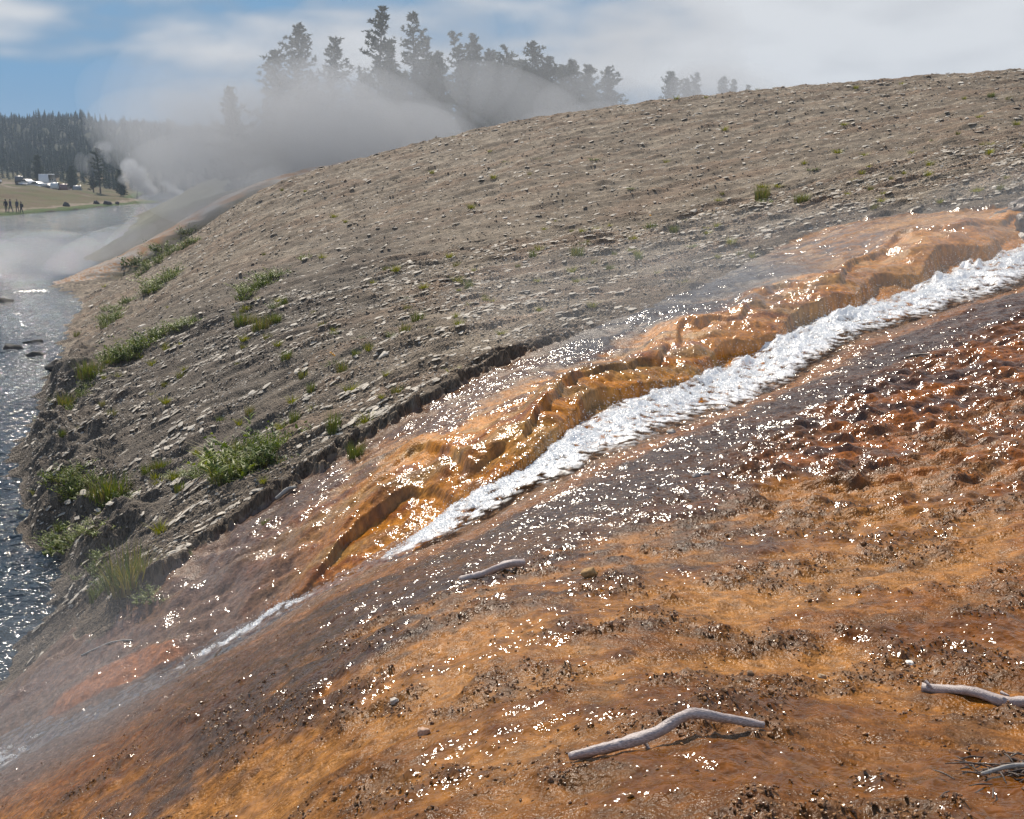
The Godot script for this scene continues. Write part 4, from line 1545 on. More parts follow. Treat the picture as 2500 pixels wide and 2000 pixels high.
func foam_patch(x: float, z: float, wide: float, deep: float, label: String) -> void:
	var v := PackedVector3Array()
	var c := PackedColorArray()
	var i := PackedInt32Array()
	var n := 44
	for a in n:
		for b in n:
			var s := a / (n - 1.0) * 2.0 - 1.0
			var t := b / (n - 1.0) * 2.0 - 1.0
			var px := x + s * wide
			var pz := z + t * deep
			var inside := 1.0 - s * s - t * t + soft.get_noise_2d(px * 2.0, pz * 2.5) * 0.9
			v.append(Vector3(px, wave(px, pz) - 0.1 + 0.14 * smoothstep(0.0, 0.5, inside) + absf(fine.get_noise_2d(px * 6.0, pz * 6.0)) * 0.05 * smoothstep(0.0, 0.4, inside), pz))
			c.append(Color(0.62, 0.65, 0.67, 0.7 * smoothstep(0.2, 1.2, inside + fine.get_noise_2d(px * 2.0, pz * 6.0) * 1.0)))
			if a < n - 1 and b < n - 1:
				var o := a * n + b
				i.append_array(PackedInt32Array([o, o + 1, o + n, o + 1, o + n + 1, o + n]))
	var st := SurfaceTool.new()
	st.create_from(mesh_of(v, PackedVector3Array(), i, c), 0)
	st.generate_normals()
	tag(part("river_foam", st.commit(), mats.foam, self), label, "foam", "", "stuff")


func crusted(mesh: ArrayMesh, seeded: int) -> ArrayMesh:
	var a := mesh.surface_get_arrays(0)
	var v: PackedVector3Array = a[Mesh.ARRAY_VERTEX]
	var c := PackedColorArray()
	var low := Color(0.05, 0.035, 0.025)
	var high := Color(0.13, 0.09, 0.06)
	for k in v.size():
		var p := v[k]
		var w := 0.16 * soft.get_noise_3d(p.x * 0.8 + seeded * 5.0, p.y * 0.8, p.z * 0.8) + 0.03 * soft.get_noise_3d(p.x * 2.5, p.y * 3.0, p.z * 4.0 + seeded)
		v[k] = p * (1.0 + w * 2.0)
		c.append(low.lerp(high, clampf(0.55 + 1.5 * soft.get_noise_3d(p.x * 1.2, p.y * 3.0 + seeded, p.z * 2.5) + fine.get_noise_3d(p.x * 9.0, p.y * 9.0, p.z * 9.0) * 0.5, 0.0, 1.0)))
	a[Mesh.ARRAY_VERTEX] = v
	a[Mesh.ARRAY_COLOR] = c
	a[Mesh.ARRAY_NORMAL] = null
	a[Mesh.ARRAY_TANGENT] = null
	var m := ArrayMesh.new()
	m.add_surface_from_arrays(Mesh.PRIMITIVE_TRIANGLES, a)
	var st := SurfaceTool.new()
	st.create_from(m, 0)
	st.generate_normals()
	return st.commit()


func coloured(mesh: ArrayMesh, color: Color, vary: float) -> ArrayMesh:
	var a := mesh.surface_get_arrays(0)
	var v: PackedVector3Array = a[Mesh.ARRAY_VERTEX]
	var c := PackedColorArray()
	for p in v:
		c.append(color * (1.0 + vary * fine.get_noise_3d(p.x * 3.0, p.y * 3.0, p.z * 3.0) * 2.0))
	a[Mesh.ARRAY_COLOR] = c
	var m := ArrayMesh.new()
	m.add_surface_from_arrays(Mesh.PRIMITIVE_TRIANGLES, a)
	return m


func dome_spot(r: RandomNumberGenerator, near: bool) -> Vector3:
	while true:
		var d := r.randf_range(12.0, 30.0) if near else r.randf_range(24.0, 57.0)
		var x := r.randf_range(maxf(-20.0, -0.48 * d), 0.5 * d)
		if -d > look(t_wet, x) - 0.25:
			continue
		if near and streak.get_noise_2d(x * 0.35, -d * 1.1) + soft.get_noise_2d(x * 0.6, -d * 0.6) * 0.6 + r.randfn() * 0.25 < -0.05:
			continue
		var y := ground(x, -d, true)
		if y > 0.15:
			return Vector3(x, y, -d)
	return Vector3.ZERO


func stick(points: Array, radii: Array, material: Material, label: String, stubs: Array) -> void:
	var foot := on_ground(points[0][0], points[0][1])
	var o := thing("stick", foot, label, "stick", "driftwood sticks")
	var p := []
	for q in points:
		p.append(on_ground(q[0], q[1]) + Vector3.UP * (q[2] - 0.012) - foot)
	part("shaft", tube(p, radii, 12, points.size() * 31 + int(foot.x * 100.0), 0.15), material, o)
	for s in stubs:
		var root: Vector3 = on_ground(s[0], s[1]) + Vector3.UP * s[2] - foot
		part("stub", tube([root, root + Vector3(0.012, s[3] * 0.5, 0.02), root + Vector3(0.02, s[3], s[4])], [0.008, 0.006, 0.003], 7, 5), material, o)


func plants() -> void:
	var tufts: Array[ArrayMesh] = []
	var dry: Array[ArrayMesh] = []
	var weeds: Array[ArrayMesh] = []
	var bushes := []
	for k in 4:
		tufts.append(tuft_mesh(100 + k, 150, 0.1))
		dry.append(tuft_mesh(120 + k, 110, 0.5))
		weeds.append(weed_mesh(140 + k))
		bushes.append(bush_mesh(160 + k, 60, 0.35 if k % 2 else 0.0))
	var r := rnd(9)
	var leafy := [[-3.75, -15.1, 1.07, 0.84], [-3.32, -15.55, 0.69, 0.52], [-7.29, -18.25, 0.61, 0.48], [-6.86, -16.95, 0.69, 0.44], [-10.3, -29.4, 0.77, 0.66], [-9.76, -30.0, 0.78, 0.56], [-8.85, -30.4, 0.79, 0.4], [-14.04, -39.2, 0.66, 0.73], [-14.67, -43.0, 0.64, 0.48], [-13.86, -44.6, 1.33, 0.75], [-20.19, -61.6, 1.38, 0.92], [-19.29, -62.8, 1.4, 0.82], [-18.16, -63.8, 1.19, 0.71], [-7.5, -32.2, 0.72, 0.48], [-7.03, -32.8, 0.85, 0.49], [-6.24, -34.6, 0.52, 0.33], [-5.91, -28.0, 0.36, 0.29], [6.45, -28.8, 0.34, 0.24], [-2.04, -19.2, 0.21, 0.18], [-3.38, -21.4, 0.19, 0.11], [-2.64, -20.0, 0.19, 0.1], [-2.05, -23.4, 0.23, 0.12], [8.43, -32.2, 0.29, 0.14], [9.36, -37.2, 0.22, 0.14], [11.82, -32.4, 0.24, 0.12], [3.97, -24.4, 0.31, 0.13], [1.79, -27.6, 0.21, 0.14], [3.61, -34.8, 0.21, 0.13], [1.08, -43.6, 0.36, 0.16], [2.93, -41.2, 0.31, 0.15], [-0.16, -44.8, 0.43, 0.2], [-2.81, -12.3, 0.1, 0.12], [-3.74, -12.35, 0.11, 0.13], [-10.47, -29.0, 0.56, 0.5], [-10.47, -29.2, 0.47, 0.41], [-10.16, -29.2, 0.53, 0.51], [-10.05, -29.2, 0.54, 0.54], [-10.05, -29.6, 0.57, 0.43], [-9.84, -29.6, 0.61, 0.58], [-9.67, -29.8, 0.63, 0.47], [-9.61, -30.2, 0.45, 0.42], [-9.5, -30.2, 0.5, 0.49], [-9.29, -30.4, 0.45, 0.37], [-8.96, -30.2, 0.54, 0.33], [-8.85, -30.2, 0.52, 0.31], [-8.82, -30.6, 0.45, 0.27], [-8.57, -30.4, 0.34, 0.35], [-13.94, -38.4, 0.56, 0.55], [-13.98, -39.0, 0.55, 0.43], [-13.89, -39.4, 0.63, 0.43], [-14.31, -40.6, 0.43, 0.46], [-14.78, -42.2, 0.64, 0.46], [-13.83, -43.0, 0.66, 0.52], [-13.79, -43.2, 0.71, 0.64], [-13.71, -43.4, 0.58, 0.47], [-13.56, -43.8, 0.51, 0.5], [-13.62, -44.2, 0.74, 0.41], [-13.33, -44.2, 0.63, 0.59], [-13.55, -45.4, 0.77, 0.68], [-16.79, -51.2, 0.59, 0.5], [-16.61, -51.4, 0.59, 0.51], [-16.48, -51.8, 0.74, 0.49], [-16.01, -51.4, 0.55, 0.53], [-16.08, -52.2, 0.61, 0.65], [-15.51, -51.6, 0.6, 0.59], [-15.34, -51.8, 0.53, 0.56], [-14.83, -50.8, 0.54, 0.48], [-14.58, -51.0, 0.6, 0.44], [-14.48, -51.4, 0.6, 0.52], [-14.18, -51.0, 0.53, 0.4], [-7.48, -31.4, 0.47, 0.47], [-7.47, -31.8, 0.58, 0.42], [-7.4, -32.2, 0.43, 0.3], [-7.19, -32.2, 0.38, 0.47], [-6.89, -32.2, 0.61, 0.4], [-6.92, -32.8, 0.46, 0.43], [-6.7, -32.8, 0.54, 0.36], [-10.49, -26.0, 0.46, 0.29], [-10.46, -26.2, 0.34, 0.36], [-10.27, -26.4, 0.3, 0.34], [-10.51, -27.2, 0.37, 0.33], [-10.26, -27.0, 0.31, 0.25], [-10.39, -27.6, 0.54, 0.39], [-10.1, -27.4, 0.38, 0.3], [-16.08, -44.4, 0.39, 0.34], [-15.57, -43.6, 0.43, 0.29], [-15.27, -43.6, 0.53, 0.35], [-14.57, -43.0, 0.43, 0.36], [-3.84, -14.9, 0.41, 0.36], [-3.75, -15.05, 0.41, 0.41], [-3.57, -14.95, 0.51, 0.49], [-3.55, -15.05, 0.5, 0.46], [-3.35, -14.95, 0.47, 0.44], [-3.33, -15.1, 0.35, 0.49], [-3.28, -15.2, 0.52, 0.36], [-7.55, -18.35, 0.54, 0.42], [-7.29, -18.2, 0.52, 0.29], [-7.21, -18.2, 0.36, 0.44], [-7.15, -18.3, 0.47, 0.46], [-8.04, -19.35, 0.51, 0.35], [-7.5, -18.6, 0.42, 0.28], [-7.16, -18.15, 0.43, 0.33], [-6.85, -17.9, 0.48, 0.29], [-6.51, -17.6, 0.36, 0.22], [-6.19, -17.35, 0.42, 0.31], [-7.33, -17.3, 0.38, 0.25], [-7.04, -17.05, 0.32, 0.3], [-6.78, -16.85, 0.31, 0.23], [-6.64, -16.7, 0.29, 0.25], [-6.31, -16.35, 0.44, 0.26], [-5.96, -15.8, 0.39, 0.26], [-6.14, -15.35, 0.31, 0.27], [-5.68, -14.6, 0.27, 0.26], [-4.76, -12.55, 0.23, 0.17], [-4.66, -12.4, 0.31, 0.24], [-4.41, -12.15, 0.25, 0.22], [-4.28, -11.95, 0.23, 0.18], [-4.03, -11.75, 0.23, 0.18], [-3.89, -11.55, 0.3, 0.17], [-5.3, -17.2, 0.33, 0.16], [-4.94, -16.9, 0.37, 0.19], [-4.74, -16.7, 0.32, 0.22], [-4.53, -16.4, 0.36, 0.22], [-4.35, -16.2, 0.26, 0.22]]
	var grass := [[-6.47, -17.7, 0.72, 0.4], [-4.35, -12.0, 0.67, 0.49], [-4.87, -12.5, 0.28, 0.28], [-6.63, -27.4, 0.51, 0.36], [-5.69, -25.4, 0.47, 0.47], [-5.44, -25.8, 0.38, 0.29], [-5.67, -28.0, 0.21, 0.29], [-10.69, -26.6, 0.69, 0.4], [-10.6, -27.6, 0.72, 0.51], [-10.7, -25.0, 0.42, 0.28], [-8.95, -21.8, 0.19, 0.16], [-4.1, -16.55, 0.37, 0.28], [-3.86, -16.6, 0.25, 0.25], [-2.42, -14.85, 0.27, 0.33], [-1.92, -13.4, 0.3, 0.22], [-4.62, -16.8, 0.31, 0.22], [-4.14, -15.95, 0.24, 0.21], [-5.76, -18.0, 0.34, 0.21], [-6.04, -18.0, 0.27, 0.23], [-3.28, -16.55, 0.21, 0.23], [-2.81, -18.35, 0.27, 0.27], [6.51, -29.8, 0.51, 0.47], [1.51, -26.0, 0.35, 0.35], [1.1, -25.4, 0.19, 0.15], [0.49, -26.8, 0.26, 0.26], [0.14, -25.8, 0.19, 0.13], [2.67, -23.8, 0.23, 0.23], [3.87, -27.2, 0.3, 0.2], [2.3, -25.4, 0.19, 0.19], [2.0, -23.0, 0.24, 0.17], [-0.91, -23.8, 0.27, 0.27], [-1.11, -24.4, 0.16, 0.2], [-1.68, -19.9, 0.3, 0.26], [-1.84, -19.25, 0.29, 0.21], [-2.43, -18.9, 0.28, 0.15], [-2.63, -18.8, 0.21, 0.14], [7.56, -23.8, 0.27, 0.19], [7.07, -27.8, 0.41, 0.25], [16.11, -39.2, 0.32, 0.18], [9.45, -22.2, 0.2, 0.15], [4.23, -28.0, 0.21, 0.19], [-2.86, -13.8, 0.12, 0.13], [-4.98, -16.25, 0.22, 0.18], [-5.31, -17.15, 0.19, 0.14], [-4.18, -20.6, 0.31, 0.23], [-3.58, -19.0, 0.24, 0.18], [-4.4, -18.45, 0.23, 0.19], [-4.97, -18.75, 0.21, 0.15], [-7.32, -17.45, 0.26, 0.19], [-3.25, -17.85, 0.2, 0.17]]
	var forb := [[-3.04, -18.8, 0.21, 0.24], [3.5, -28.6, 0.32, 0.28]]
	var weed := [[1.44, -22.0, 0.29, 0.16], [1.23, -21.8, 0.16, 0.11], [-0.34, -20.4, 0.18, 0.12], [-0.75, -20.6, 0.23, 0.15], [-1.88, -16.6, 0.15, 0.12], [-3.48, -21.8, 0.16, 0.1], [9.6, -34.0, 0.38, 0.18], [10.78, -31.0, 0.3, 0.16], [7.15, -30.8, 0.3, 0.14], [10.99, -38.4, 0.31, 0.14], [14.08, -35.0, 0.26, 0.13], [9.22, -22.8, 0.25, 0.08], [0.9, -31.2, 0.23, 0.14], [1.27, -32.0, 0.21, 0.12], [-0.67, -41.8, 0.31, 0.25], [6.85, -31.4, 0.35, 0.16], [-4.54, -18.3, 0.19, 0.15], [-5.16, -17.85, 0.19, 0.12], [-1.8, -15.15, 0.11, 0.09], [-3.54, -17.8, 0.23, 0.16], [-4.7, -22.4, 0.22, 0.17]]
	var n := 0
	for p in leafy:
		var large: bool = n < 7
		var o := thing("leafy_plant", on_ground(p[0], p[1], 0.02), "", "plant")
		var b: Array = bushes[(n if large else n + 1) % 4]
		part("stems", b[0], mats.leaf, o)
		part("leaves", b[1], mats.leaf, o)
		o.scale = Vector3(p[2] * 1.25, p[3], p[2])
		o.rotation.y = r.randf() * TAU
		var label := "leafy green plant in the green band along the flank above the river" if p[1] < -28.0 and p[0] < -5.0 else "small dark green leafy plant on the open gravel slope"
		var group := "leafy plants along the flank" if p[1] < -28.0 and p[0] < -5.0 else "small leafy plants on the gravel"
		var single := ["large dark green leafy clump low on the slope, biggest of all the plants", "upright leafy clump at the right shoulder of the large dark clump", "dark green leafy clump beside bright grass near the river", "leafy clump on the eroded bank corner above the river"]
		if p[0] < -3.0 and p[1] > -21.0:
			label = "leafy plant in the green cover on the lower bank corner above the river"
			group = "leafy cover on the lower bank"
		if p[1] < -24.0 and p[0] < -5.0:
			var bands := [[-10.0, -30.0, "leafy plant in the long dark green strip nearest the river boulder"], [-8.9, -30.5, "leafy plant in the short strip at the upper end of the long dark one"], [-14.0, -39.5, "leafy plant in the small patch low on the flank by the water"], [-13.6, -44.5, "leafy plant in the green strip just below the flank's skyline"], [-14.0, -51.0, "leafy plant in the fringe along the flank's skyline"], [-7.2, -32.5, "leafy plant in the bright strip midway up the flank"], [-10.6, -27.0, "leafy plant on the bank edge over the river, below the long strip"]]
			var best := 99.0
			for band in bands:
				var gap := Vector2(p[0] - band[0], p[1] - band[1]).length()
				if gap < best:
					best = gap
					label = band[2]
					group = "leafy plants along the flank"
		if n < 4:
			label = single[n]
			group = "large leafy clumps"
		tag(o, label, "plant", group)
		n += 1
	n = 0
	for p in grass:
		var o := thing("grass_tuft", on_ground(p[0], p[1], 0.01), "", "grass")
		part("blades", (tufts if r.randf() < 0.65 else dry)[r.randi() % 4], mats.leaf, o)
		if p[2] > 0.33:
			part("blades", dry[r.randi() % 4], mats.leaf, o, Vector3(0.22, 0, -0.1))
		o.scale = Vector3(p[2], p[3] * 1.25, p[2])
		o.rotation.y = r.randf() * TAU
		var single := {0: "bright green grass mat beside the dark leafy clump near the river", 1: "dark drooping grass on the eroded bank above the runoff's end", 13: "rounded grass tussock throwing a dark shadow, above the scarp", 14: "bright yellow-green tuft with loose straws, nearest the scarp", 21: "broad grass tuft alone on the middle of the dome"}
		if single.has(n):
			tag(o, single[n], "grass", "grass tufts singled out")
		elif p[0] < -4.0:
			tag(o, "green grass tuft on the lower flank above the river", "grass", "grass tufts on the lower flank")
		else:
			tag(o, "small grass tuft on the dry gravel dome", "grass", "grass tufts on the dome")
		n += 1
	var petals := mat("petal", Color(0.75, 0.36, 0.02), 0.6, 0.4)
	n = 0
	for p in forb:
		var o := thing("flowering_plant", on_ground(p[0], p[1], 0.01), ["dark leafy forb with orange-yellow flowers on the lower slope", "dark leafy forb with one orange flower on the dome"][n], "flower", "flowering forbs")
		part("leaves", bushes[1][1], mats.leaf, o)
		for k in 3 - n * 2:
			var s := SphereMesh.new()
			s.radius = 0.10
			s.height = 0.12
			s.radial_segments = 8
			s.rings = 4
			part("flower", s, petals, o, Vector3(-0.1 + k * 0.14, 1.15 - k * 0.1, 0.05))
		o.scale = Vector3(p[2], p[3], p[2])
		n += 1
	for p in weed:
		var o := part("weed", weeds[r.randi() % 4], mats.leaf, self)
		o.position = on_ground(p[0], p[1])
		o.scale = Vector3(p[2], p[3], p[2])
		o.rotation.y = r.randf() * TAU
		tag(o, "low yellow-green weed growing flat on the dry gravel slope", "weed", "low weeds on the gravel slope")
	# the many small ones between
	for k in 230:
		var p := dome_spot(r, k < 165)
		if soft.get_noise_2d(p.x * 0.3 + 11.0, p.z * 0.3) < -0.12:
			continue
		var kind := r.randf()
		var s := r.randf_range(0.13, 0.27) * (1.0 + maxf(0.0, -p.z - 20.0) * 0.012)
		var o := part("weed" if kind < 0.7 else "grass_sprig", weeds[r.randi() % 4] if kind < 0.7 else dry[r.randi() % 4], mats.leaf, self)
		o.position = p
		o.scale = Vector3(s, s * 0.8, s)
		o.rotation.y = r.randf() * TAU
		if kind < 0.7:
			tag(o, "low yellow-green weed growing flat on the dry gravel slope", "weed", "low weeds on the gravel slope")
		else:
			tag(o, "tiny dry grass sprig among the gravel of the slope", "grass", "dry grass sprigs on the gravel slope")


func trees() -> void:
	# conifers standing beyond the dome: x, z, foot, height, width, seed, thin, label
	var spots := [[-22.8, -95, 3, 9.5, 4.6, 0.0, 0], [-21.9, -108, 4, 12.7, 7.6, 0.02, 0], [-20.7, -112, 4, 15.5, 8.2, 0.05, 0], [-18.1, -118, 4.5, 14.3, 7.0, 0.1, 0], [-12.4, -106, 5, 15.2, 7.2, 0.22, 0.4], [-11.1, -108, 5, 12.4, 4.1, 0.1, 0], [-9.5, -112, 5.5, 15.1, 6.6, 0.3, 0], [-8.4, -114, 5.5, 12.9, 5.5, 0.1, 0], [-6.6, -108, 6, 10.5, 5.5, 0.05, 0], [-3.7, -110, 6, 12.6, 5.3, 0.45, -1.6], [-4.0, -113, 6, 12.6, 6.7, 0.15, 0.5], [-2.4, -115, 6, 11.3, 8.1, 0.0, 0], [-0.4, -118, 6.2, 11.9, 6.4, 0.1, 0], [2.1, -122, 6.5, 12.6, 6.3, 0.15, 0], [3.8, -122, 6.5, 10.9, 6.6, 0.05, 0], [6.5, -125, 6.8, 10.5, 7.4, 0.05, 0], [8.5, -128, 7, 10.1, 6.9, 0.05, 0], [10.7, -130, 7, 10.1, 7.0, 0.05, 0], [18.9, -140, 8, 9.4, 5.7, 0.05, 0], [21.2, -142, 8, 8.7, 4.6, 0.05, 0], [23.1, -145, 8.5, 9.2, 4.3, 0.2, 0], [26.9, -150, 8.8, 8.9, 3.6, 0.2, 0], [28.2, -150, 9, 8.3, 2.8, 0.2, 0], [31.5, -155, 9.5, 7.5, 2.9, 0.2, 0], [-4.3, -112, 6, 10.1, 7.3, 0, 0], [-1.4, -116, 6, 10.1, 8.1, 0, 0], [0.8, -120, 6.2, 10.6, 7.8, 0, 0], [3.0, -122, 6.4, 9.8, 7.9, 0, 0], [5.2, -124, 6.6, 10.0, 7.4, 0, 0], [-7.8, -112, 5.5, 10.0, 7.3, 0, 0], [-10.6, -112, 5, 10.0, 7.3, 0, 0], [-14.3, -110, 5, 9.4, 6.5, 0.1, 0], [-19.2, -112, 4, 10.6, 7.3, 0.1, 0]]
	var texts := [
		"small grey conifer almost lost in steam, left of all others", "lower broad conifer at the left shoulder of the tall left pine", "tall bushy conifer with rounded top, left of the gap", "slender steam-veiled conifer right of the tall left pine",
		"tallest spired conifer at the middle of the row", "short conifer leaning on the tallest spire's right side", "second tall spire with ragged broken boughs", "short conifer just right of the second tall spire",
		"low bushy conifer before the broken-topped one", "conifer with a bare leaning broken top", "dark conifer with one thick black spike, right of the broken top", "dark rounded conifer in the dense right half of the grove", "twin-topped conifer right of the dark rounded one", "pointed conifer rising from the dense right half", "lower conifer at the right foot of the pointed one",
		"steam-dimmed conifer at the grove's right end", "steam-dimmed lower conifer beyond the grove's right end", "faint conifer deep in the steam at far right of the grove",
		"bushy dark conifer top showing over the dome's crest", "small conifer right of the bushy one on the crest", "slim spire on the dome's crest", "tiny conifer left of the slim pair over the crest", "tiny conifer of the slim pair over the crest", "last tiny conifer showing over the crest",
		"squat conifer in front of the broken-topped pair", "squat full conifer in the darkest part of the grove", "squat conifer left of the pointed one in the right half", "squat conifer between the pointed one and the grove's right end", "squat dim conifer close to the grove's right end", "squat conifer filling the gap right of the second spire", "squat veiled conifer below the second spire", "squat veiled conifer below the tallest spire", "squat veiled conifer below the tall left pine"]
	for k in spots.size():
		var t: Array = spots[k]
		conifer("conifer", Vector3(t[0], t[2], t[1]), t[3], t[4], 500 + k, texts[k], "conifers beyond the dome", t[5], Vector3(t[6], 0, 0), 0.06)


func across_the_river() -> void:
	var stand := func(x: float, z: float) -> Vector3: return Vector3(x, valley(x, z), z)
	# walkers on the bank path
	person(stand.call(-69.1, -156.0), 0.7, 1.72, 0.25, Color(0.02, 0.02, 0.025), Color(0.03, 0.03, 0.04), Color(0.02, 0.015, 0.01), Color(0.03, 0.02, 0.03, 1.0), "person in black with a backpack, leftmost of the four walkers")
	person(stand.call(-68.3, -155.6), 2.6, 1.8, 0.8, Color(0.06, 0.05, 0.09), Color(0.04, 0.05, 0.09), Color(0.09, 0.06, 0.03), Color(0, 0, 0, 0), "person in dark purple jacket striding, second of the four walkers")
	person(stand.call(-67.9, -156.8), 2.9, 1.74, 0.4, Color(0.07, 0.07, 0.10), Color(0.05, 0.05, 0.07), Color(0.05, 0.035, 0.02), Color(0, 0, 0, 0), "person in grey jacket, third of the four walkers")
	person(stand.call(-67.1, -156.2), 2.2, 1.7, 0.6, Color(0.03, 0.03, 0.035), Color(0.03, 0.03, 0.04), Color(0.03, 0.02, 0.015), Color(0.05, 0.05, 0.06, 1.0), "person in black walking apart, rightmost of the four walkers")
	# parked vehicles
	car(stand.call(-116.0, -258.0), 0.25, Color(0.6, 0.62, 0.62), "sedan", "pale car half cut off at the left edge")
	car(stand.call(-111.0, -259.0), 0.3, Color(0.02, 0.022, 0.025), "suv", "dark tall car left of the shining silver one")
	car(stand.call(-108.6, -257.0), 0.9, Color(0.7, 0.71, 0.72), "sedan", "shining silver car catching the sun")
	car(stand.call(-106.0, -262.0), 0.15, Color(0.62, 0.64, 0.66), "coach", "tall white camper van with a flat roof")
	car(stand.call(-105.6, -255.0), 1.2, Color(0.5, 0.52, 0.54), "sedan", "low grey car in front of the camper van")
	car(stand.call(-103.3, -257.0), 0.2, Color(0.03, 0.035, 0.06), "sedan", "dark blue car right of the camper van")
	car(stand.call(-101.9, -256.0), 0.25, Color(0.45, 0.5, 0.53), "suv", "silver blue tall car near the trail head")
	car(stand.call(-100.2, -257.0), 0.2, Color(0.10, 0.02, 0.02), "suv", "dark red tall car beside the silver blue one")
	car(stand.call(-97.6, -257.5), 0.3, Color(0.16, 0.17, 0.19), "suv", "grey car parked last on the right")
	# rail along the road
	var rail := thing("log_rail", stand.call(-118.0, -240.0), "weathered log rail sloping down beside the road at far left", "fence")
	part("beam", tube([Vector3(-4, 2.4, 0), Vector3(0, 1.7, 0), Vector3(6, 0.5, -2)], [0.14, 0.14, 0.12], 8, 3), mats.dark_wood, rail)
	for k in 5:
		part("post", tube([Vector3(-4 + k * 2.4, -0.5, -k * 0.45 + 0.2), Vector3(-4 + k * 2.4, 2.4 - k * 0.46, -k * 0.45 + 0.2)], [0.12, 0.1], 8, k), mats.dark_wood, rail)
	# boulders on the bank
	var r := rnd(77)
	for s in [[-69.8, -192.0, 0.55, "dark boulder left of the pair above the far bank"], [-68.3, -193.0, 0.75, "largest dark boulder above the far bank"], [-67.5, -195.5, 0.4, "small dark boulder right of the largest on the far bank"], [-69.5, -178.0, 0.6, "lone low boulder on the far bank path"], [-66.6, -151.0, 0.55, "dark boulder at the waterline below the walkers"]]:
		var o := part("boulder", coloured(lump(r.randi() % 999, 0.5, 0.75, 2), Color(0.05, 0.045, 0.045), 0.3), mats.stone, self, stand.call(s[0], s[1]) + Vector3.UP * s[2] * 0.3)
		o.scale = Vector3.ONE * s[2]
		tag(o, s[3], "boulder", "boulders on the far bank")
	# trees and snags on the far bank
	conifer("conifer", stand.call(-88.0, -245.0), 9.5, 5.0, 601, "open ragged pine standing alone above the trail", "trees on the far bank", 0.45, Vector3(-0.6, 0, 0), 0.25)
	conifer("conifer", stand.call(-92.0, -252.0), 8.0, 4.0, 602, "fuller pine left of the ragged one, in thin steam", "trees on the far bank", 0.2)
	conifer("conifer", stand.call(-84.0, -246.0), 5.5, 3.2, 603, "short pine right of the ragged one", "trees on the far bank", 0.25)
	conifer("conifer", stand.call(-81.5, -240.0), 3.4, 2.2, 604, "small bushy pine at the foot of the leaning snag", "trees on the far bank", 0.1)
	conifer("conifer", stand.call(-102.0, -266.0), 5.5, 4.5, 605, "dark bushy tree behind the parked cars", "trees on the far bank", 0.1)
	conifer("conifer", stand.call(-110.5, -268.0), 7.0, 4.0, 606, "dark conifer behind the tall dark car", "trees on the far bank", 0.1)
	conifer("conifer", stand.call(-78.0, -238.0), 6.4, 3.6, 607, "dead dark snag leaning right with ragged boughs", "trees on the far bank", 0.6, Vector3(2.6, 0, 0), 0.35)
	var log := thing("fallen_log", Vector3(-57.5, valley(-57.5, -205.0) + 0.3, -205.0), "bleached fallen trunk propped up on the right bank", "log")
	part("trunk", tube([Vector3(-1.0, 0.0, 0), Vector3(0.2, 0.9, 0), Vector3(1.2, 1.7, 0)], [0.18, 0.16, 0.1], 8, 4), mats.pale_wood, log)
	part("branch", tube([Vector3(0.2, 0.9, 0), Vector3(0.9, 0.8, 0.2), Vector3(1.6, 1.1, 0.2)], [0.09, 0.06, 0.03], 6, 5), mats.pale_wood, log)
	var old := thing("fallen_log", Vector3(-60.0, valley(-60.0, -203.0) + 0.2, -203.0), "grey fallen branches lying left of the bleached trunk", "log")
	part("trunk", tube([Vector3(-2.6, 0.6, 0), Vector3(-0.6, 0.5, 0), Vector3(1.4, 0.1, 0.3)], [0.05, 0.1, 0.14], 8, 6), mats.dark_wood, old)
	part("branch", tube([Vector3(-0.6, 0.5, 0), Vector3(-1.0, 1.3, 0.2), Vector3(-1.2, 1.9, 0.3)], [0.06, 0.04, 0.02], 6, 7), mats.dark_wood, old)


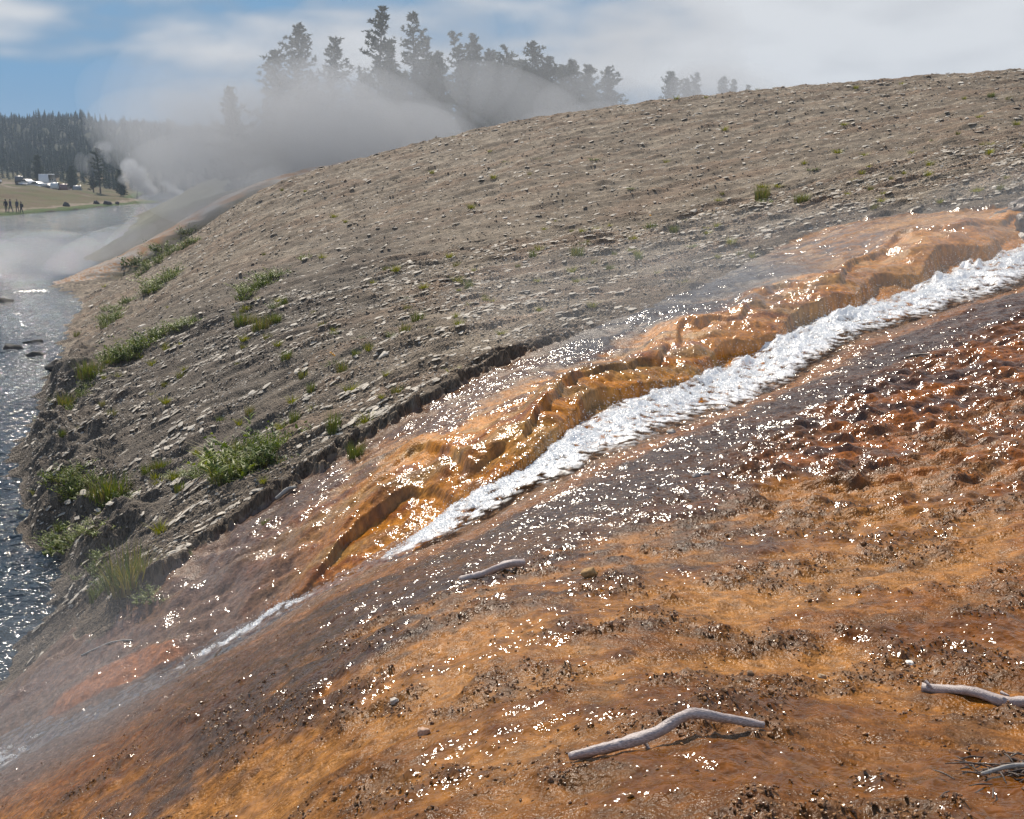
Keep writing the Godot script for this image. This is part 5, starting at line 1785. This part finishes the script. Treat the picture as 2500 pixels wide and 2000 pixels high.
func steam() -> void:
	var r := rnd(15)
	# the bank of steam rising from the second runoff, behind the dome
	var bank := drift(r, 11, Vector3(-7.0, -0.5, -6.0), Vector3(9.0, 4.5, 4.0), 5.5, 11.0, 0.7, 0.032, -0.3)
	bank.append_array(drift(r, 11, Vector3(7.0, 1.2, -5.0), Vector3(31.0, 5.0, 4.0), 4.5, 9.0, 0.6, 0.032, -0.3))
	plume(Vector3(-14.0, 5.0, -72.0), "wide grey-white steam bank rising behind the dome at the foot of the conifers", 1, bank)
	plume(Vector3(-15.0, 5.0, -84.0), "thin tall steam drifting up through the conifers", 2, drift(r, 12, Vector3(-8.0, 4.0, -4.0), Vector3(30.0, 10.0, 4.0), 6.0, 12.0, 1.3, 0.014, -0.5))
	plume(Vector3(-21.0, 1.0, -64.0), "low white steam lying along the second runoff", 3, [[5.0, 3.2, -2.0, 7.0, 2.4, 6.0, 0.05, 0.5], [1.0, 1.8, -1.0, 8.0, 2.2, 6.0, 0.05, 0.5], [-2.5, 0.6, 0.5, 6.0, 1.8, 5.0, 0.06, 0.4], [2.0, 3.0, -4.0, 10.0, 3.4, 7.0, 0.02, 0.5], [3.5, 2.4, -1.0, 4.0, 1.2, 3.0, 0.08, 0.5], [-0.8, 1.0, 0.0, 4.0, 1.1, 3.0, 0.08, 0.5], [6.5, 4.2, -3.0, 4.0, 1.6, 3.0, 0.08, 0.5]])
	plume(Vector3(-28.0, 0.0, -60.0), "soft steam hanging over the river where the second runoff enters", 4, drift(r, 9, Vector3(-7.0, 0.3, -6.0), Vector3(5.0, 1.8, 2.0), 3.5, 8.0, 0.42, 0.012))
	plume(Vector3(-26.0, 5.0, -96.0), "pale steam drifting in front of the forested ridge", 5, drift(r, 9, Vector3(-3.0, 0.5, -5.0), Vector3(14.0, 8.0, 5.0), 7.0, 13.0, 0.8, 0.011, -0.4))
	# white plumes by the far water
	plume(Vector3(-73.5, 1.0, -232.0), "dense white plume puffing beside the dead snag across the river", 6, [[0.0, 0.8, 0, 3.4, 2.2, 3.0, 0.7], [-1.5, 2.0, 0, 4.2, 3.0, 3.0, 0.6], [-2.8, 3.8, 0, 4.4, 3.4, 3.0, 0.55], [-3.6, 5.8, 0, 3.4, 2.8, 2.6, 0.45], [-1.0, 4.2, 0.5, 2.4, 2.8, 2.2, 0.5], [-4.8, 3.0, 0, 2.6, 2.2, 2.0, 0.25]])
	plume(Vector3(-66.0, 1.4, -228.0), "small bright white plume right of the dense one", 7, [[0.0, 0.0, 0, 2.6, 1.3, 2.0, 0.6, -0.5], [-1.6, 0.9, 0, 2.6, 1.7, 2.0, 0.45, -0.5], [-2.8, 1.9, 0, 2.0, 1.4, 1.6, 0.35]])
	plume(Vector3(-87.0, 6.0, -246.0), "wisps of white steam behind the ragged pine", 8, [[0.0, 4.6, 0, 3.6, 2.8, 2.6, 0.2], [0.6, 2.4, 0, 1.6, 2.6, 1.6, 0.12], [5.0, 0.4, 0, 4.0, 3.4, 3.0, 0.14], [-4.0, 0.6, -4, 4.4, 6.0, 4.0, 0.05], [-6.5, 1.5, -4, 3.0, 4.6, 3.0, 0.05]])
	# warm mist over the near runoff
	plume(Vector3(-4.6, 0.7, -9.6), "thin warm mist over the lower runoff in the left foreground", 9, [[0.2, 0.5, 0.2, 3.6, 1.2, 2.6, 0.05], [1.4, 1.0, -0.4, 3.6, 1.5, 2.8, 0.04], [-0.8, 0.3, 0.8, 2.6, 1.0, 2.0, 0.06], [0.9, 0.6, 0.6, 2.0, 0.8, 1.5, 0.05]])
	plume(Vector3(5.0, 4.5, -16.5), "faint mist over the upper torrent", 10, [[0.0, 0.3, 0.0, 7.5, 1.5, 4.0, 0.035], [3.4, 0.8, -1.4, 4.0, 1.6, 3.6, 0.05], [-3.4, 0.0, 3.0, 5.0, 1.3, 3.6, 0.04]])
